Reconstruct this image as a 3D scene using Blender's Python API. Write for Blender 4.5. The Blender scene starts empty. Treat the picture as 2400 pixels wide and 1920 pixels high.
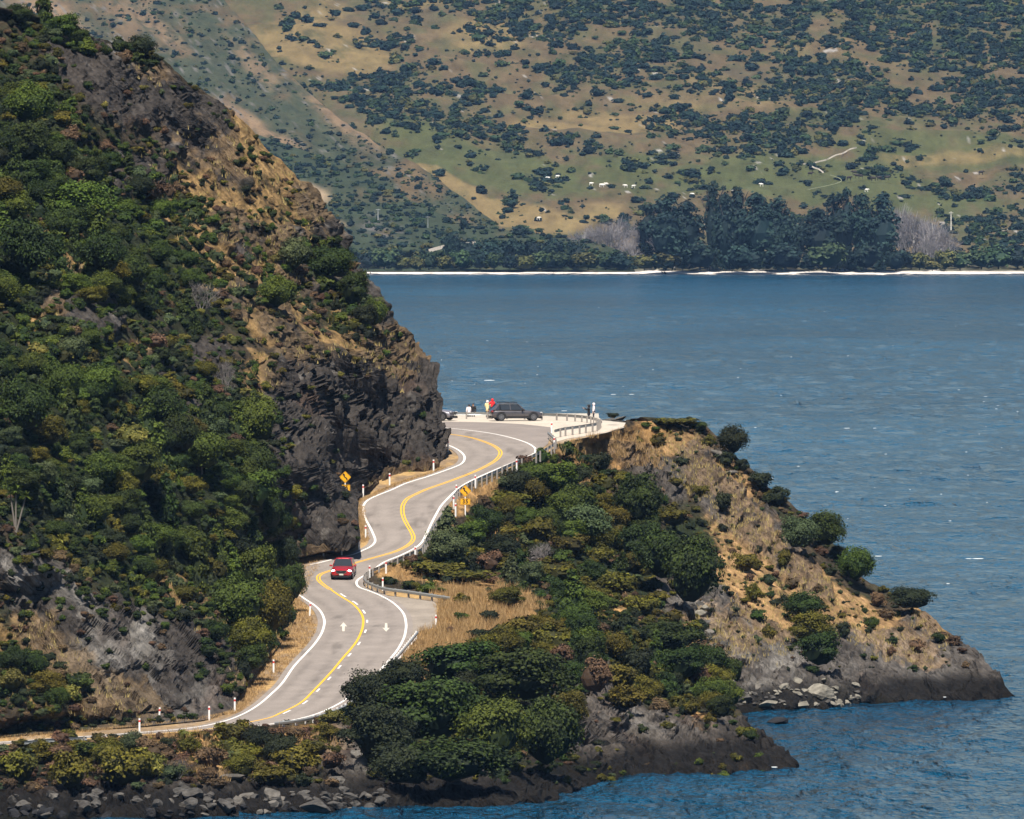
import bpy, bmesh, math, random
import numpy as np
from mathutils import Vector, Matrix
from mathutils.geometry import delaunay_2d_cdt

C = bpy.context.scene
COL = C.collection
# ------------------------------------------------------------------ camera, light, exposure
F, HZ, CZ, CX = 33240.0, 314.0, 49.5, 1200.0       # focal length in photo pixels, horizon row, camera height
cam = bpy.data.cameras.new('camera'); camo = bpy.data.objects.new('camera', cam); COL.objects.link(camo)
cam.sensor_width = 36; cam.lens = 36*F/2400
cam.shift_y = -(960-HZ)/2400
cam.clip_start = 5; cam.clip_end = 30000
camo.location = (0, 0, CZ); camo.rotation_euler = (math.pi/2, 0, 0)
C.camera = camo
SUN_EL, SUN_AZ = math.radians(60), math.radians(183)   # azimuth from +Y towards +X
w = bpy.data.worlds.new("World"); C.world = w; w.use_nodes = True
nt = w.node_tree; nt.nodes.clear()
sky = nt.nodes.new('ShaderNodeTexSky'); sky.sky_type = 'NISHITA'; sky.sun_disc = False
sky.sun_elevation = SUN_EL; sky.sun_rotation = SUN_AZ; sky.dust_density = .3; sky.air_density = 1.0; sky.ozone_density = 4.0
bg = nt.nodes.new('ShaderNodeBackground'); bg.inputs[1].default_value = 0.05
wo = nt.nodes.new('ShaderNodeOutputWorld')
nt.links.new(sky.outputs[0], bg.inputs[0]); nt.links.new(bg.outputs[0], wo.inputs[0])
sl = bpy.data.lights.new('sun', 'SUN'); sl.energy = 5.0; sl.angle = math.radians(1.0); sl.color = (1.0, 0.93, 0.82)
so = bpy.data.objects.new('sun', sl); COL.objects.link(so)
sv = Vector((math.sin(SUN_AZ)*math.cos(SUN_EL), math.cos(SUN_AZ)*math.cos(SUN_EL), math.sin(SUN_EL)))
so.rotation_euler = sv.to_track_quat('Z', 'Y').to_euler()
C.view_settings.view_transform = 'Standard'; C.view_settings.look = 'None'
C.view_settings.gamma = 1; C.view_settings.use_curve_mapping = False
C.view_settings.exposure = 0.64
C.cycles.max_bounces = 5; C.cycles.diffuse_bounces = 2; C.cycles.glossy_bounces = 2
C.cycles.transparent_max_bounces = 6; C.cycles.volume_bounces = 0
C.cycles.use_denoising = True
rng = np.random.default_rng(7); random.seed(7)

# ------------------------------------------------------------------ helpers
def un(px, py, Y):
    """the world point that lies at distance Y in the direction of photo pixel (px, py)"""
    px = np.asarray(px, float); py = np.asarray(py, float); Y = np.asarray(Y, float)
    return np.stack([(px-CX)/F*Y, Y+0*px, CZ-(py-HZ)/F*Y], -1)

def sm(a, b, x):
    t = np.clip((x-a)/(b-a), 0, 1); return t*t*(3-2*t)

def _h(ix, iy, iz, seed):
    h = (ix.astype(np.uint32)*np.uint32(374761393)) ^ (iy.astype(np.uint32)*np.uint32(668265263)) ^ (iz.astype(np.uint32)*np.uint32(2147483647-58)) ^ np.uint32((seed*2654435761) & 0xffffffff)
    h = (h ^ (h >> np.uint32(13)))*np.uint32(1274126177)
    h = (h ^ (h >> np.uint32(15)))*np.uint32(2246822519)
    h = h ^ (h >> np.uint32(16))
    return (h & np.uint32(0xffffff)).astype(np.float64)/0xffffff

def vn(p, seed=0):
    """value noise in [-1,1], p (...,3)"""
    f = np.floor(p); t = p-f; t = t*t*t*(t*(t*6-15)+10); i = f.astype(np.int64)
    x, y, z = i[..., 0], i[..., 1], i[..., 2]; r = 0
    for dx in (0, 1):
        wx = t[..., 0] if dx else 1-t[..., 0]
        for dy in (0, 1):
            wy = t[..., 1] if dy else 1-t[..., 1]
            for dz in (0, 1):
                wz = t[..., 2] if dz else 1-t[..., 2]
                r = r+wx*wy*wz*_h(x+dx, y+dy, z+dz, seed)
    return r*2-1

def fbm(p, seed=0, o=4, ridged=False):
    a, s, r, fq = 1.0, 0.0, 0.0, 1.0
    for k in range(o):
        n = vn(p*fq+k*17.3, seed+k)
        if ridged: n = 1-2*np.abs(n)
        r = r+a*n; s += a; a *= .5; fq *= 2.03
    return r/s

def cell(p, seed):
    f = np.floor(p).astype(np.int64)
    return _h(f[..., 0], f[..., 1], f[..., 2], seed)

def tps(pts, lam=0.0):
    """smooth depth surface through control points (px, py, Y)"""
    pts = np.array(pts, float); xy = pts[:, :2]/1000; n = len(pts)
    K = np.sqrt(((xy[:, None]-xy[None])**2).sum(-1)+1e-9)
    A = np.zeros((n+3, n+3)); A[:n, :n] = K+lam*np.eye(n)
    A[:n, n] = 1; A[:n, n+1:] = xy; A[n, :n] = 1; A[n+1:, :n] = xy.T
    b = np.zeros(n+3); b[:n] = pts[:, 2]
    c = np.linalg.solve(A, b)
    def f(px, py):
        px = np.asarray(px, float)/1000; py = np.asarray(py, float)/1000
        r = c[n]+c[n+1]*px+c[n+2]*py
        for k in range(n):
            r = r+c[k]*np.sqrt((px-xy[k, 0])**2+(py-xy[k, 1])**2+1e-5)
        return r
    return f

def ell(L, px, py, sharp=2):
    """soft mask: the strongest of a list of ellipses (x, y, rx, ry, angle_deg, weight)"""
    r = np.zeros(np.broadcast(px, py).shape)
    for e in L:
        x, y, rx, ry = e[:4]; a = math.radians(e[4] if len(e) > 4 else 0); wt = e[5] if len(e) > 5 else 1
        dx, dy = px-x, py-y
        u = (dx*math.cos(a)+dy*math.sin(a))/rx; v = (-dx*math.sin(a)+dy*math.cos(a))/ry
        r = np.maximum(r, wt*np.exp(-((u*u+v*v)**sharp)*0.7))
    return r

def mesh_np(name, V, Fq=None, Ft=None, attrs=None, smooth=True):
    me = bpy.data.meshes.new(name)
    V = np.asarray(V, np.float32).reshape(-1, 3)
    loops = []; starts = []; tot = 0
    if Fq is not None and len(Fq):
        Fq = np.asarray(Fq, np.int32).reshape(-1, 4); loops.append(Fq.ravel()); starts.append(np.arange(len(Fq))*4); tot = len(Fq)*4
    if Ft is not None and len(Ft):
        Ft = np.asarray(Ft, np.int32).reshape(-1, 3); loops.append(Ft.ravel()); starts.append(tot+np.arange(len(Ft))*3)
    L = np.concatenate(loops); S = np.concatenate(starts)
    me.vertices.add(len(V)); me.vertices.foreach_set('co', V.ravel())
    me.loops.add(len(L)); me.loops.foreach_set('vertex_index', L.astype(np.int32))
    me.polygons.add(len(S)); me.polygons.foreach_set('loop_start', S.astype(np.int32))
    me.update(calc_edges=True)
    me.polygons.foreach_set('use_smooth', np.full(len(S), smooth, bool))
    for k, a in (attrs or {}).items():
        a = np.asarray(a, np.float32)
        if a.ndim == 1:
            at = me.attributes.new(k, 'FLOAT', 'POINT'); at.data.foreach_set('value', a)
        else:
            at = me.attributes.new(k, 'FLOAT_COLOR', 'POINT')
            if a.shape[1] == 3: a = np.concatenate([a, np.ones((len(a), 1), np.float32)], 1)
            at.data.foreach_set('color', a.ravel())
    return me

def tag(o, label=None, cat=None, group=None, kind=None):
    if label: o['label'] = label
    if cat: o['category'] = cat
    if group: o['group'] = group
    if kind: o['kind'] = kind
    return o

def link(name, me, mat=None, parent=None, **kw):
    o = bpy.data.objects.new(name, me); COL.objects.link(o)
    if mat is not None and not me.materials: me.materials.append(mat)
    if parent: o.parent = parent
    return tag(o, **kw)

def empty(name, loc=(0, 0, 0), **kw):
    o = bpy.data.objects.new(name, None); COL.objects.link(o); o.location = loc
    o.empty_display_size = .2
    return tag(o, **kw)

def copy_tree(o, parent=None):
    c = o.copy(); COL.objects.link(c); c.parent = parent
    for ch in list(o.children): copy_tree(ch, c)
    return c

def arc(pts, step, closed=False):
    """Catmull-Rom through pts, resampled evenly"""
    P = np.array(pts, float); Q = np.vstack([2*P[0]-P[1], P, 2*P[-1]-P[-2]])
    out = []
    for i in range(1, len(Q)-2):
        t = np.linspace(0, 1, 12, endpoint=False)[:, None]
        a, b, c, d = Q[i-1], Q[i], Q[i+1], Q[i+2]
        out.append(.5*((2*b)+(-a+c)*t+(2*a-5*b+4*c-d)*t*t+(-a+3*b-3*c+d)*t**3))
    out = np.vstack(out+[P[-1:]])
    s = np.concatenate([[0], np.cumsum(np.linalg.norm(np.diff(out, axis=0), axis=1))])
    n = max(2, int(round(s[-1]/step))+1); u = np.linspace(0, s[-1], n)
    return np.stack([np.interp(u, s, out[:, k]) for k in range(out.shape[1])], -1)

def rel(x, y, L):
    nm, a, b = min(L, key=lambda q: math.hypot(q[1]-x, (q[2]-y)))
    dx, dy = x-a, y-b; d = math.hypot(dx, dy)
    if abs(dx) > 1.8*abs(dy): r = 'left of' if dx < 0 else 'right of'
    elif abs(dy) > 1.8*abs(dx): r = 'above' if dy < 0 else 'below'
    else: r = ('upper ' if dy < 0 else 'lower ')+('left of' if dx < 0 else 'right of')
    return ('just ' if d < 70 else ('well ' if d > 150 else ''))+r+' '+nm
# ------------------------------------------------------------------ materials
def M(name):
    m = bpy.data.materials.new(name); m.use_nodes = True
    n = m.node_tree.nodes; l = m.node_tree.links
    return m, n, l, n['Principled BSDF']

def plain(name, col, rough=.6, metal=0, emit=0, var=.12, scale=6, bump=0, spec=.5, coat=0):
    m, n, l, p = M(name)
    tc = n.new('ShaderNodeTexCoord'); no = n.new('ShaderNodeTexNoise'); no.inputs['Scale'].default_value = scale; no.inputs['Detail'].default_value = 4
    l.new(tc.outputs['Object'], no.inputs['Vector'])
    mx = n.new('ShaderNodeMix'); mx.data_type = 'RGBA'
    mx.inputs[6].default_value = (*[c*(1-var) for c in col], 1); mx.inputs[7].default_value = (*[min(1, c*(1+var)) for c in col], 1)
    l.new(no.outputs['Fac'], mx.inputs[0]); l.new(mx.outputs[2], p.inputs['Base Color'])
    p.inputs['Roughness'].default_value = rough; p.inputs['Metallic'].default_value = metal
    p.inputs['Specular IOR Level'].default_value = spec; p.inputs['Coat Weight'].default_value = coat
    if emit: p.inputs['Emission Color'].default_value = (*col, 1); p.inputs['Emission Strength'].default_value = emit
    if bump:
        b = n.new('ShaderNodeBump'); b.inputs['Strength'].default_value = bump; l.new(no.outputs['Fac'], b.inputs['Height']); l.new(b.outputs[0], p.inputs['Normal'])
    return m

def terrain_mat(name, ys=.35, fine=1.6, var=.55, bump=.7, dist=.25, stri=0.0, strid=(0, 0, 0)):
    m, n, l, p = M(name)
    g = n.new('ShaderNodeNewGeometry'); mp = n.new('ShaderNodeMapping'); mp.inputs['Scale'].default_value = (1, ys, 1)
    l.new(g.outputs['Position'], mp.inputs['Vector'])
    a = n.new('ShaderNodeAttribute'); a.attribute_name = 'col'
    n1 = n.new('ShaderNodeTexNoise'); n1.inputs['Scale'].default_value = fine; n1.inputs['Detail'].default_value = 8; n1.inputs['Roughness'].default_value = .68
    l.new(mp.outputs[0], n1.inputs['Vector'])
    # tilted schist layering, only fine relief and grain
    mp1 = n.new('ShaderNodeMapping'); mp1.inputs['Rotation'].default_value = strid; l.new(mp.outputs[0], mp1.inputs['Vector'])
    mp2 = n.new('ShaderNodeMapping'); mp2.inputs['Scale'].default_value = (.45, .45, 3.2)
    l.new(mp1.outputs[0], mp2.inputs['Vector'])
    n2 = n.new('ShaderNodeTexNoise'); n2.inputs['Scale'].default_value = 1.1; n2.inputs['Detail'].default_value = 6; n2.inputs['Roughness'].default_value = .6
    l.new(mp2.outputs[0], n2.inputs['Vector'])
    mp3 = n.new('ShaderNodeMapping'); mp3.inputs['Scale'].default_value = (2.6, 2.6, .35); l.new(mp.outputs[0], mp3.inputs['Vector'])
    n3 = n.new('ShaderNodeTexNoise'); n3.inputs['Scale'].default_value = 1.2; n3.inputs['Detail'].default_value = 7; n3.inputs['Roughness'].default_value = .65; n3.inputs['Distortion'].default_value = .5; l.new(mp3.outputs[0], n3.inputs['Vector'])
    va = n.new('ShaderNodeAttribute'); va.attribute_name = 'vert'; mv = n.new('ShaderNodeMix'); l.new(va.outputs['Fac'], mv.inputs[0]); l.new(n2.outputs['Fac'], mv.inputs[2]); l.new(n3.outputs['Fac'], mv.inputs[3])
    mr = n.new('ShaderNodeMapRange'); mr.inputs[1].default_value = .28; mr.inputs[2].default_value = .72; mr.inputs[3].default_value = 1-var; mr.inputs[4].default_value = 1+var
    l.new(n1.outputs['Fac'], mr.inputs[0])
    mr2 = n.new('ShaderNodeMapRange'); mr2.inputs[1].default_value = .3; mr2.inputs[2].default_value = .7; mr2.inputs[3].default_value = 1-stri; mr2.inputs[4].default_value = 1+stri
    l.new(mv.outputs[0], mr2.inputs[0])
    mu = n.new('ShaderNodeMath'); mu.operation = 'MULTIPLY'; l.new(mr.outputs[0], mu.inputs[0]); l.new(mr2.outputs[0], mu.inputs[1])
    vm = n.new('ShaderNodeVectorMath'); vm.operation = 'SCALE'; l.new(a.outputs['Color'], vm.inputs[0]); l.new(mu.outputs[0], vm.inputs['Scale'])
    l.new(vm.outputs[0], p.inputs['Base Color']); p.inputs['Roughness'].default_value = .95; p.inputs['Specular IOR Level'].default_value = .15
    ad = n.new('ShaderNodeMath'); ad.operation = 'ADD'; l.new(n1.outputs['Fac'], ad.inputs[0]); l.new(mv.outputs[0], ad.inputs[1])
    b = n.new('ShaderNodeBump'); b.inputs['Strength'].default_value = bump; b.inputs['Distance'].default_value = dist
    l.new(ad.outputs[0], b.inputs['Height']); l.new(b.outputs[0], p.inputs['Normal'])
    return m

def leaf_mat(name, dark, light, hue=.02, rough=.75):
    m, n, l, p = M(name)
    a = n.new('ShaderNodeAttribute'); a.attribute_name = 'tint'
    oi = n.new('ShaderNodeObjectInfo')
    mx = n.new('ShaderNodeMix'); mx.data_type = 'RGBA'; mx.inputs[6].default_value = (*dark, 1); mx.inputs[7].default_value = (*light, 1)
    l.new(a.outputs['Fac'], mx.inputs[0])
    mr = n.new('ShaderNodeMapRange'); mr.inputs[3].default_value = .72; mr.inputs[4].default_value = 1.3; l.new(oi.outputs['Random'], mr.inputs[0])
    ml = n.new('ShaderNodeMath'); ml.operation = 'MULTIPLY'; ml.inputs[1].default_value = 37.7; l.new(oi.outputs['Random'], ml.inputs[0])
    fr = n.new('ShaderNodeMath'); fr.operation = 'FRACT'; l.new(ml.outputs[0], fr.inputs[0])
    mh = n.new('ShaderNodeMapRange'); mh.inputs[3].default_value = .5-hue; mh.inputs[4].default_value = .5+hue; l.new(fr.outputs[0], mh.inputs[0])
    hs = n.new('ShaderNodeHueSaturation'); l.new(mx.outputs[2], hs.inputs['Color']); l.new(mr.outputs[0], hs.inputs['Value']); l.new(mh.outputs[0], hs.inputs['Hue'])
    l.new(hs.outputs[0], p.inputs['Base Color']); p.inputs['Roughness'].default_value = rough; p.inputs['Specular IOR Level'].default_value = .25
    return m

MT = dict(
 hill=terrain_mat('hill_ground', var=.62, stri=.40, strid=(.1, -.8, .1), bump=.9, dist=.5),
 head=terrain_mat('headland_ground', stri=.4, strid=(.1, -.75, 0), bump=.9, dist=.5),
 far=terrain_mat('far_hillside', ys=.12, fine=.16, var=.35, bump=.6, dist=3),
 verge=terrain_mat('verge_ground', ys=.5, fine=2.2, var=.35, bump=.5, dist=.1),
 rock=terrain_mat('boulder_stone', ys=.8, fine=1.8, var=.4, bump=.8, dist=.2, stri=.3, strid=(.4, .3, 0)),
 dgreen=leaf_mat('dark_green_leaves', (.004, .010, .002), (.040, .064, .007)),
 mgreen=leaf_mat('mid_green_leaves', (.009, .020, .003), (.084, .114, .010)),
 olive=leaf_mat('olive_leaves', (.018, .018, .002), (.125, .108, .009)),
 brown=leaf_mat('brown_scrub_leaves', (.035, .022, .012), (.16, .095, .05)),
 grey=leaf_mat('grey_green_leaves', (.016, .026, .010), (.09, .115, .045)),
 yellow=leaf_mat('yellow_green_leaves', (.05, .055, .01), (.20, .18, .035)),
 black=leaf_mat('very_dark_leaves', (.004, .008, .003), (.026, .033, .010)),
 straw=leaf_mat('dry_grass_blades', (.19, .13, .05), (.52, .37, .16)),
 twig=leaf_mat('bare_twigs', (.09, .08, .08), (.22, .20, .19)),
 fdark=leaf_mat('far_dark_leaves', (.003, .012, .014), (.018, .042, .032)),  # blue cast of distance haze mixed into the leaf colour
 fmid=leaf_mat('far_mid_leaves', (.012, .03, .014), (.06, .09, .035)),
 foliv=leaf_mat('far_olive_leaves', (.04, .045, .015), (.15, .14, .04)),
 ftwig=leaf_mat('far_bare_twigs', (.14, .13, .14), (.30, .28, .29)),
 trunk=plain('bark', (.07, .055, .045), .9),
 palebark=plain('pale_bark', (.4, .38, .36), .9),
 steel=plain('galvanised_steel', (.42, .43, .42), .45, .6),
 oldwood=plain('weathered_timber', (.27, .245, .225), .9, bump=.4),
 white=plain('white_paint', (.8, .78, .76), .5),
 red=plain('red_reflector', (.55, .05, .04), .4),
 signy=plain('sign_yellow', (.85, .42, .015), .45, var=.04),
 signk=plain('sign_black', (.01, .01, .01), .5),
 tyre=plain('tyre_rubber', (.012, .012, .013), .8),
 rim=plain('alloy_rim', (.25, .25, .27), .35, .8),
 glass=plain('car_glass', (.03, .035, .04), .08, spec=.9),
 blackp=plain('black_plastic', (.015, .015, .017), .5),
 lamp=plain('lit_headlight', (1, .93, .95), .2, emit=6),
 lampoff=plain('headlight_glass', (.5, .5, .52), .15),
 tail=plain('tail_light', (.25, .01, .01), .3),
 plate=plain('number_plate', (.6, .58, .5), .5),
 chrome=plain('chrome', (.6, .6, .6), .2, 1),
)
# ------------------------------------------------------------------ the road's own height: photo row -> distance
_tp = [(940, 1400), (960, 1366), (974, 1340), (979, 1330), (985, 1320), (1000, 1303), (1025, 1291), (1050, 1280), (1100, 1263), (1200, 1235), (1300, 1213),
       (1355, 1200), (1440, 1174), (1500, 1153), (1600, 1120), (1680, 1095), (1740, 1076), (1800, 1058), (1900, 1030)]
_yy = np.arange(940, 1901, 1.0); _vv = np.interp(_yy, [a for a, b in _tp], [b for a, b in _tp])
_k = np.ones(15)/15; _vs = np.convolve(np.pad(_vv, 7, mode='edge'), _k, 'valid'); _vs[:8] = _vv[:8]; _vs[-8:] = _vv[-8:]
def YT(py): return np.interp(py, _yy, _vs)
def YW(py): return F*CZ/(np.asarray(py, float)-HZ)         # where a row meets the lake
_zr = CZ-(_yy-HZ)/F*_vs
def ZR(Y): return np.interp(Y, _vs[::-1], _zr[::-1])        # height of the road at distance Y

class Sheet:
    """a piece of land: a net of points with its own distances, its far edge rolled over and down behind"""
    smooth = True; vert = None
    def __init__(s, rows, XL, XR, nc, Yf, wmap=None, skirt=True, coarse_left=None, hi=None):
        s.rows = rows; u = np.linspace(0, 1, nc)
        s.u = u; s.xl = np.interp(rows, [a for a, b in XL], [b for a, b in XL]); s.xr = np.interp(rows, [a for a, b in XR], [b for a, b in XR])
        s.PX = s.xl[:, None]+(s.xr-s.xl)[:, None]*u[None]; s.PY = np.repeat(rows[:, None], nc, 1)
        s.Y = Yf(s.PX, s.PY); s.P = un(s.PX, s.PY, s.Y); s.skirt = skirt
        s.nc = nc; s.cl = coarse_left
    def normals(s):
        du = np.gradient(s.P, axis=1); dv = np.gradient(s.P, axis=0)
        n = np.cross(dv, du); n /= np.linalg.norm(n, axis=-1, keepdims=True)+1e-9
        flip = (n*(s.P-np.array([0, 0, CZ]))).sum(-1) > 0
        n[flip] *= -1
        return n
    def displace(s, d, keep_edge=12):
        n = s.normals(); n[..., 1] *= .6; s.P = s.P+n*d[..., None]
    def build(s, name, col, mat, **kw):
        P, c = s.P, col
        if s.skirt:
            add = []; 
            for dy, dp, dx in ((.4, .5, .3), (1.5, 3, 3), (4, 12, 12), (10, 35, 40), (25, 100, 100), (60, 300, 220)):
                e = s.P[:, -1].copy(); k = F/e[:, 1]
                e2 = e.copy(); e2[:, 1] += dy; e2[:, 2] -= dp/k; e2[:, 0] -= dx*.6/k
                add.append(e2[:, None])
            P = np.concatenate([P]+add, 1); c = np.concatenate([c]+[c[:, -1:]]*6, 1)
        if s.cl:
            e = s.P[:, 0]; add = []
            for dx, dy, dz in s.cl[::-1]: add.append((e+np.array([dx, dy, dz]))[:, None])
            P = np.concatenate(add+[P], 1); c = np.concatenate([c[:, :1]]*len(s.cl)+[c], 1)
        nr, nc = P.shape[:2]; i = np.arange(nr*nc).reshape(nr, nc)
        Q = np.stack([i[:-1, :-1], i[1:, :-1], i[1:, 1:], i[:-1, 1:]], -1).reshape(-1, 4)
        at_ = {'col': c.reshape(-1, 3)}
        if s.vert is not None:
            v = s.vert
            v = np.concatenate([np.repeat(v[:, :1], len(s.cl or ()), 1), v, np.repeat(v[:, -1:], 6 if s.skirt else 0, 1)], 1); at_['vert'] = v.ravel()
        me = mesh_np(name, P, Q, attrs=at_, smooth=s.smooth)
        return link(name, me, mat, **kw)
    def bake(s, cs=4.0):
        k = F/s.P[..., 1]; x = (CX+s.P[..., 0]*k); y = HZ+(CZ-s.P[..., 2])*k
        s.x0, s.y0, s.cs = x.min(), y.min(), cs; W_ = int((x.max()-s.x0)/cs)+2; H_ = int((y.max()-s.y0)/cs)+2
        Z = np.full((H_, W_), 1e9); ix = ((x-s.x0)/cs).astype(int); iy = ((y-s.y0)/cs).astype(int)
        np.minimum.at(Z, (iy, ix), s.P[..., 1])
        for _ in range(4):
            G = np.pad(Z, 1, constant_values=1e9); nb = np.stack([G[1:-1, :-2], G[1:-1, 2:], G[:-2, 1:-1], G[2:, 1:-1]]); ok = nb < 1e8
            m_ = np.where(ok, nb, 0).sum(0)/np.maximum(1, ok.sum(0)); Z = np.where((Z > 1e8) & ok.any(0), m_, Z)
        s.Z = Z
    def at(s, px, py):
        if not hasattr(s, 'Z'): s.bake()
        iy = int((py-s.y0)/s.cs); ix = int((px-s.x0)/s.cs)
        if 0 <= iy < s.Z.shape[0] and 0 <= ix < s.Z.shape[1] and s.Z[iy, ix] < 1e8: return un(px, py, s.Z[iy, ix])
        r = int(np.clip(np.searchsorted(s.rows, py), 0, len(s.rows)-1))
        uu = (px-s.xl[r])/max(1e-6, s.xr[r]-s.xl[r]); c = int(np.clip(round(uu*(s.nc-1)), 0, s.nc-1))
        return s.P[r, c]
    def inside(s, px, py, m=0):
        if py < s.rows[0] or py > s.rows[-1]: return False
        return np.interp(py, s.rows, s.xl)+m <= px <= np.interp(py, s.rows, s.xr)-m

def rock_disp(P, seed, vertical=None, bed=(.66, 0, .75)):
    q = P*np.array([1, .33, 1])
    wv = np.stack([fbm(q/3.1, seed+5, 3), fbm(q/3.1, seed+6, 3), fbm(q/3.1, seed+7, 3)], -1)
    b = np.array(bed)/np.linalg.norm(bed); b2 = np.array([-b[2], 0, b[0]])
    s1 = (q*b).sum(-1)+wv[..., 0]*.8; s2 = (q*b2).sum(-1)+wv[..., 1]*1.2
    ly = np.stack([s1/.9, s2/3.0, q[..., 1]/2.0], -1)
    blk = cell(ly, seed)*.55
    sw = (s1/1.6) % 1.0
    ly2 = np.stack([s1/.33, s2/1.1, q[..., 1]/.9], -1)
    d = blk+sw*sw*.35+cell(ly2, seed+3)*.22+fbm(q/1.0, seed+9, 3, True)*.22
    if vertical is not None:
        g = np.stack([q[..., 0]/.55+wv[..., 1]*.8, q[..., 1]/.9, q[..., 2]/3.2+wv[..., 2]*1.5], -1)
        dv = cell(g, seed+11)*.95+cell(g*np.array([2.3, 2.3, 1.7]), seed+12)*.4
        d = d*(1-vertical)+(dv+d*.14)*vertical
    return d

def mix(a, b, t): return a*(1-t[..., None])+np.asarray(b)*t[..., None]

# ------------------------------------------------------------------ left hill
H_SIL = [(-300, -520), (-60, -150), (22, 0), (33, 67), (50, 122), (75, 167), (97, 223), (112, 284), (125, 345), (156, 390), (189, 434), (217, 479), (262, 534), (295, 579), (356, 634),
  (390, 668), (445, 712), (479, 735), (545, 779), (601, 812), (657, 846), (712, 879), (768, 924), (812, 966), (857, 1002), (890, 1016), (924, 1017), (1002, 1018), (1060, 1027), (1092, 1034)]
H_BASE = [(1100, 1034), (1112, 1000), (1120, 972), (1133, 930), (1148, 893), (1162, 868), (1176, 836), (1200, 838), (1240, 843), (1265, 846), (1278, 826), (1288, 790), (1296, 745), (1308, 690), (1318, 655), (1400, 668), (1440, 690),
  (1480, 680), (1530, 640), (1580, 600), (1630, 565), (1665, 550), (1688, 480), (1702, 340), (1715, 150), (1728, 0), (1745, -300)]
H_R = H_SIL+H_BASE
_hc = [(0, 22, 1262), (-200, 22, 1240), (284, 112, 1285), (534, 262, 1296), (712, 445, 1300), (846, 657, 1298), (966, 812, 1292), (1030, 890, 1284), (1037, 1000, 1272), (1046, 1092, 1264),
  (930, 1133, 1252), (868, 1162, 1243), (1000, 1112, 1258), (-150, 314, 1205), (0, 314, 1216), (300, 314, 1258), (0, 600, 1180), (300, 600, 1218), (600, 600, 1262), (-150, 800, 1140), (0, 900, 1140), (300, 900, 1172), (600, 900, 1222), (800, 800, 1262),
  (850, 950, 1262), (0, 1200, 1108), (300, 1200, 1136), (500, 1200, 1166), (620, 1150, 1192), (690, 1310, 1206), (745, 1296, 1210), (655, 1318, 1205), (846, 1265, 1218), (0, 1500, 1088), (300, 1500, 1108), (480, 1480, 1128), (580, 1450, 1158),
  (690, 1440, 1171), (640, 1530, 1140), (565, 1630, 1108), (550, 1665, 1099), (340, 1702, 1086), (0, 1728, 1078), (-300, 1745, 1070), (-300, 1400, 1080), (-520, -300, 1290), (-150, -60, 1245)]
_hf = tps(_hc)
SPUR = [(880, 700), (930, 728), (1000, 742), (1060, 758), (1090, 767), (1113, 774), (1140, 787), (1165, 814), (1200, 836), (1240, 846), (1268, 852), (1300, 900)]
def hillY(px, py):
    Y = _hf(px, py)
    sx = np.interp(py, [a for a, b in SPUR], [b for a, b in SPUR])
    d = px-sx
    k = sm(900, 1080, py)*sm(1310, 1260, py)
    Y = Y+k*(sm(-3, 9, d)*8-8*sm(-260, -10, d)*sm(12, -2, d))
    q = np.stack([px/210, py/210, 0*px], -1)
    edge = sm(0, 70, np.interp(py, [a for a, b in H_R], [b for a, b in H_R])-px)
    Y = Y+fbm(q, 31, 3)*9*edge
    # ribs and gullies that run down the slope
    g = (px*.75-py*.62)/150+fbm(np.stack([px/300, py/300, 0*px], -1), 8, 2)*1.1
    Y = Y+np.abs(((g) % 1)-.5)*7*edge*sm(1350, 1150, py)
    vd = np.interp(px, [-300, 0, 150, 340, 480, 550, 565], [1745, 1728, 1715, 1702, 1688, 1665, 1640])-py
    kk = sm(46, 4, vd)*(px < 600); Y = Y*(1-kk)+(YT(py)-.4)*kk
    return Y
rows = np.arange(-300, 1746, 3.0)
hill = Sheet(rows, [(-300, -560), (-60, -300), (0, -260), (1745, -310)], H_R, 430, hillY, coarse_left=[(-8, -25, 6), (-40, -80, 35), (-120, -200, 90)])
HROCK = [(250, 200, 200, 70, 35), (430, 300, 190, 75, 45), (330, 400, 90, 40, 20, .8), (560, 700, 40, 60, 0, .7), (280, 420, 60, 40, 40, .6), (190, 740, 105, 95, 50), (400, 960, 45, 130, -30), (840, 1000, 240, 190, 0), (700, 930, 90, 150, 0), (735, 1180, 125, 140, 0, 1.8), (960, 950, 100, 170, 0), (330, 1590, 270, 130, 25, 1.3), (120, 1430, 190, 70, 45),
   (500, 1560, 80, 150, -20), (700, 620, 60, 120, -50), (820, 700, 50, 140, -40), (560, 560, 80, 50, 30, .8), (640, 760, 50, 80, -40, .7), (480, 850, 60, 60, 0, .8), (750, 520, 40, 110, -40, .9), (600, 1560, 40, 60, 0, .8), (40, 430, 60, 40, 0, .5)]
HGRASS = [(560, 520, 290, 170, 48, .62), (620, 330, 90, 90, 45), (560, 260, 60, 50, 40), (690, 470, 60, 90, -40, .8), (340, 170, 60, 30, 30, .8), (150, 600, 60, 60, 0), (560, 380, 70, 70, 0, .8), (620, 740, 90, 70, 30, .9), (710, 820, 70, 60, 0, .9), (860, 830, 120, 45, 40), (940, 820, 70, 40, 40),
   (200, 560, 60, 60, 0, .7), (600, 880, 50, 60, 0, .8), (390, 1380, 60, 50, 30, .9), (470, 1430, 80, 40, 50), (80, 1560, 130, 110, 20, .9), (230, 1640, 150, 60, 20, .9), (640, 1530, 50, 100, 20), (590, 1600, 50, 60, 0), (760, 1296, 80, 14, -8), (920, 1128, 90, 14, -20), (700, 1430, 30, 60), (110, 780, 40, 70, 0, .7), (320, 830, 40, 40, 0, .6), (520, 690, 60, 40, 30, .6), (640, 620, 40, 40, 0, .7)]
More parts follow.
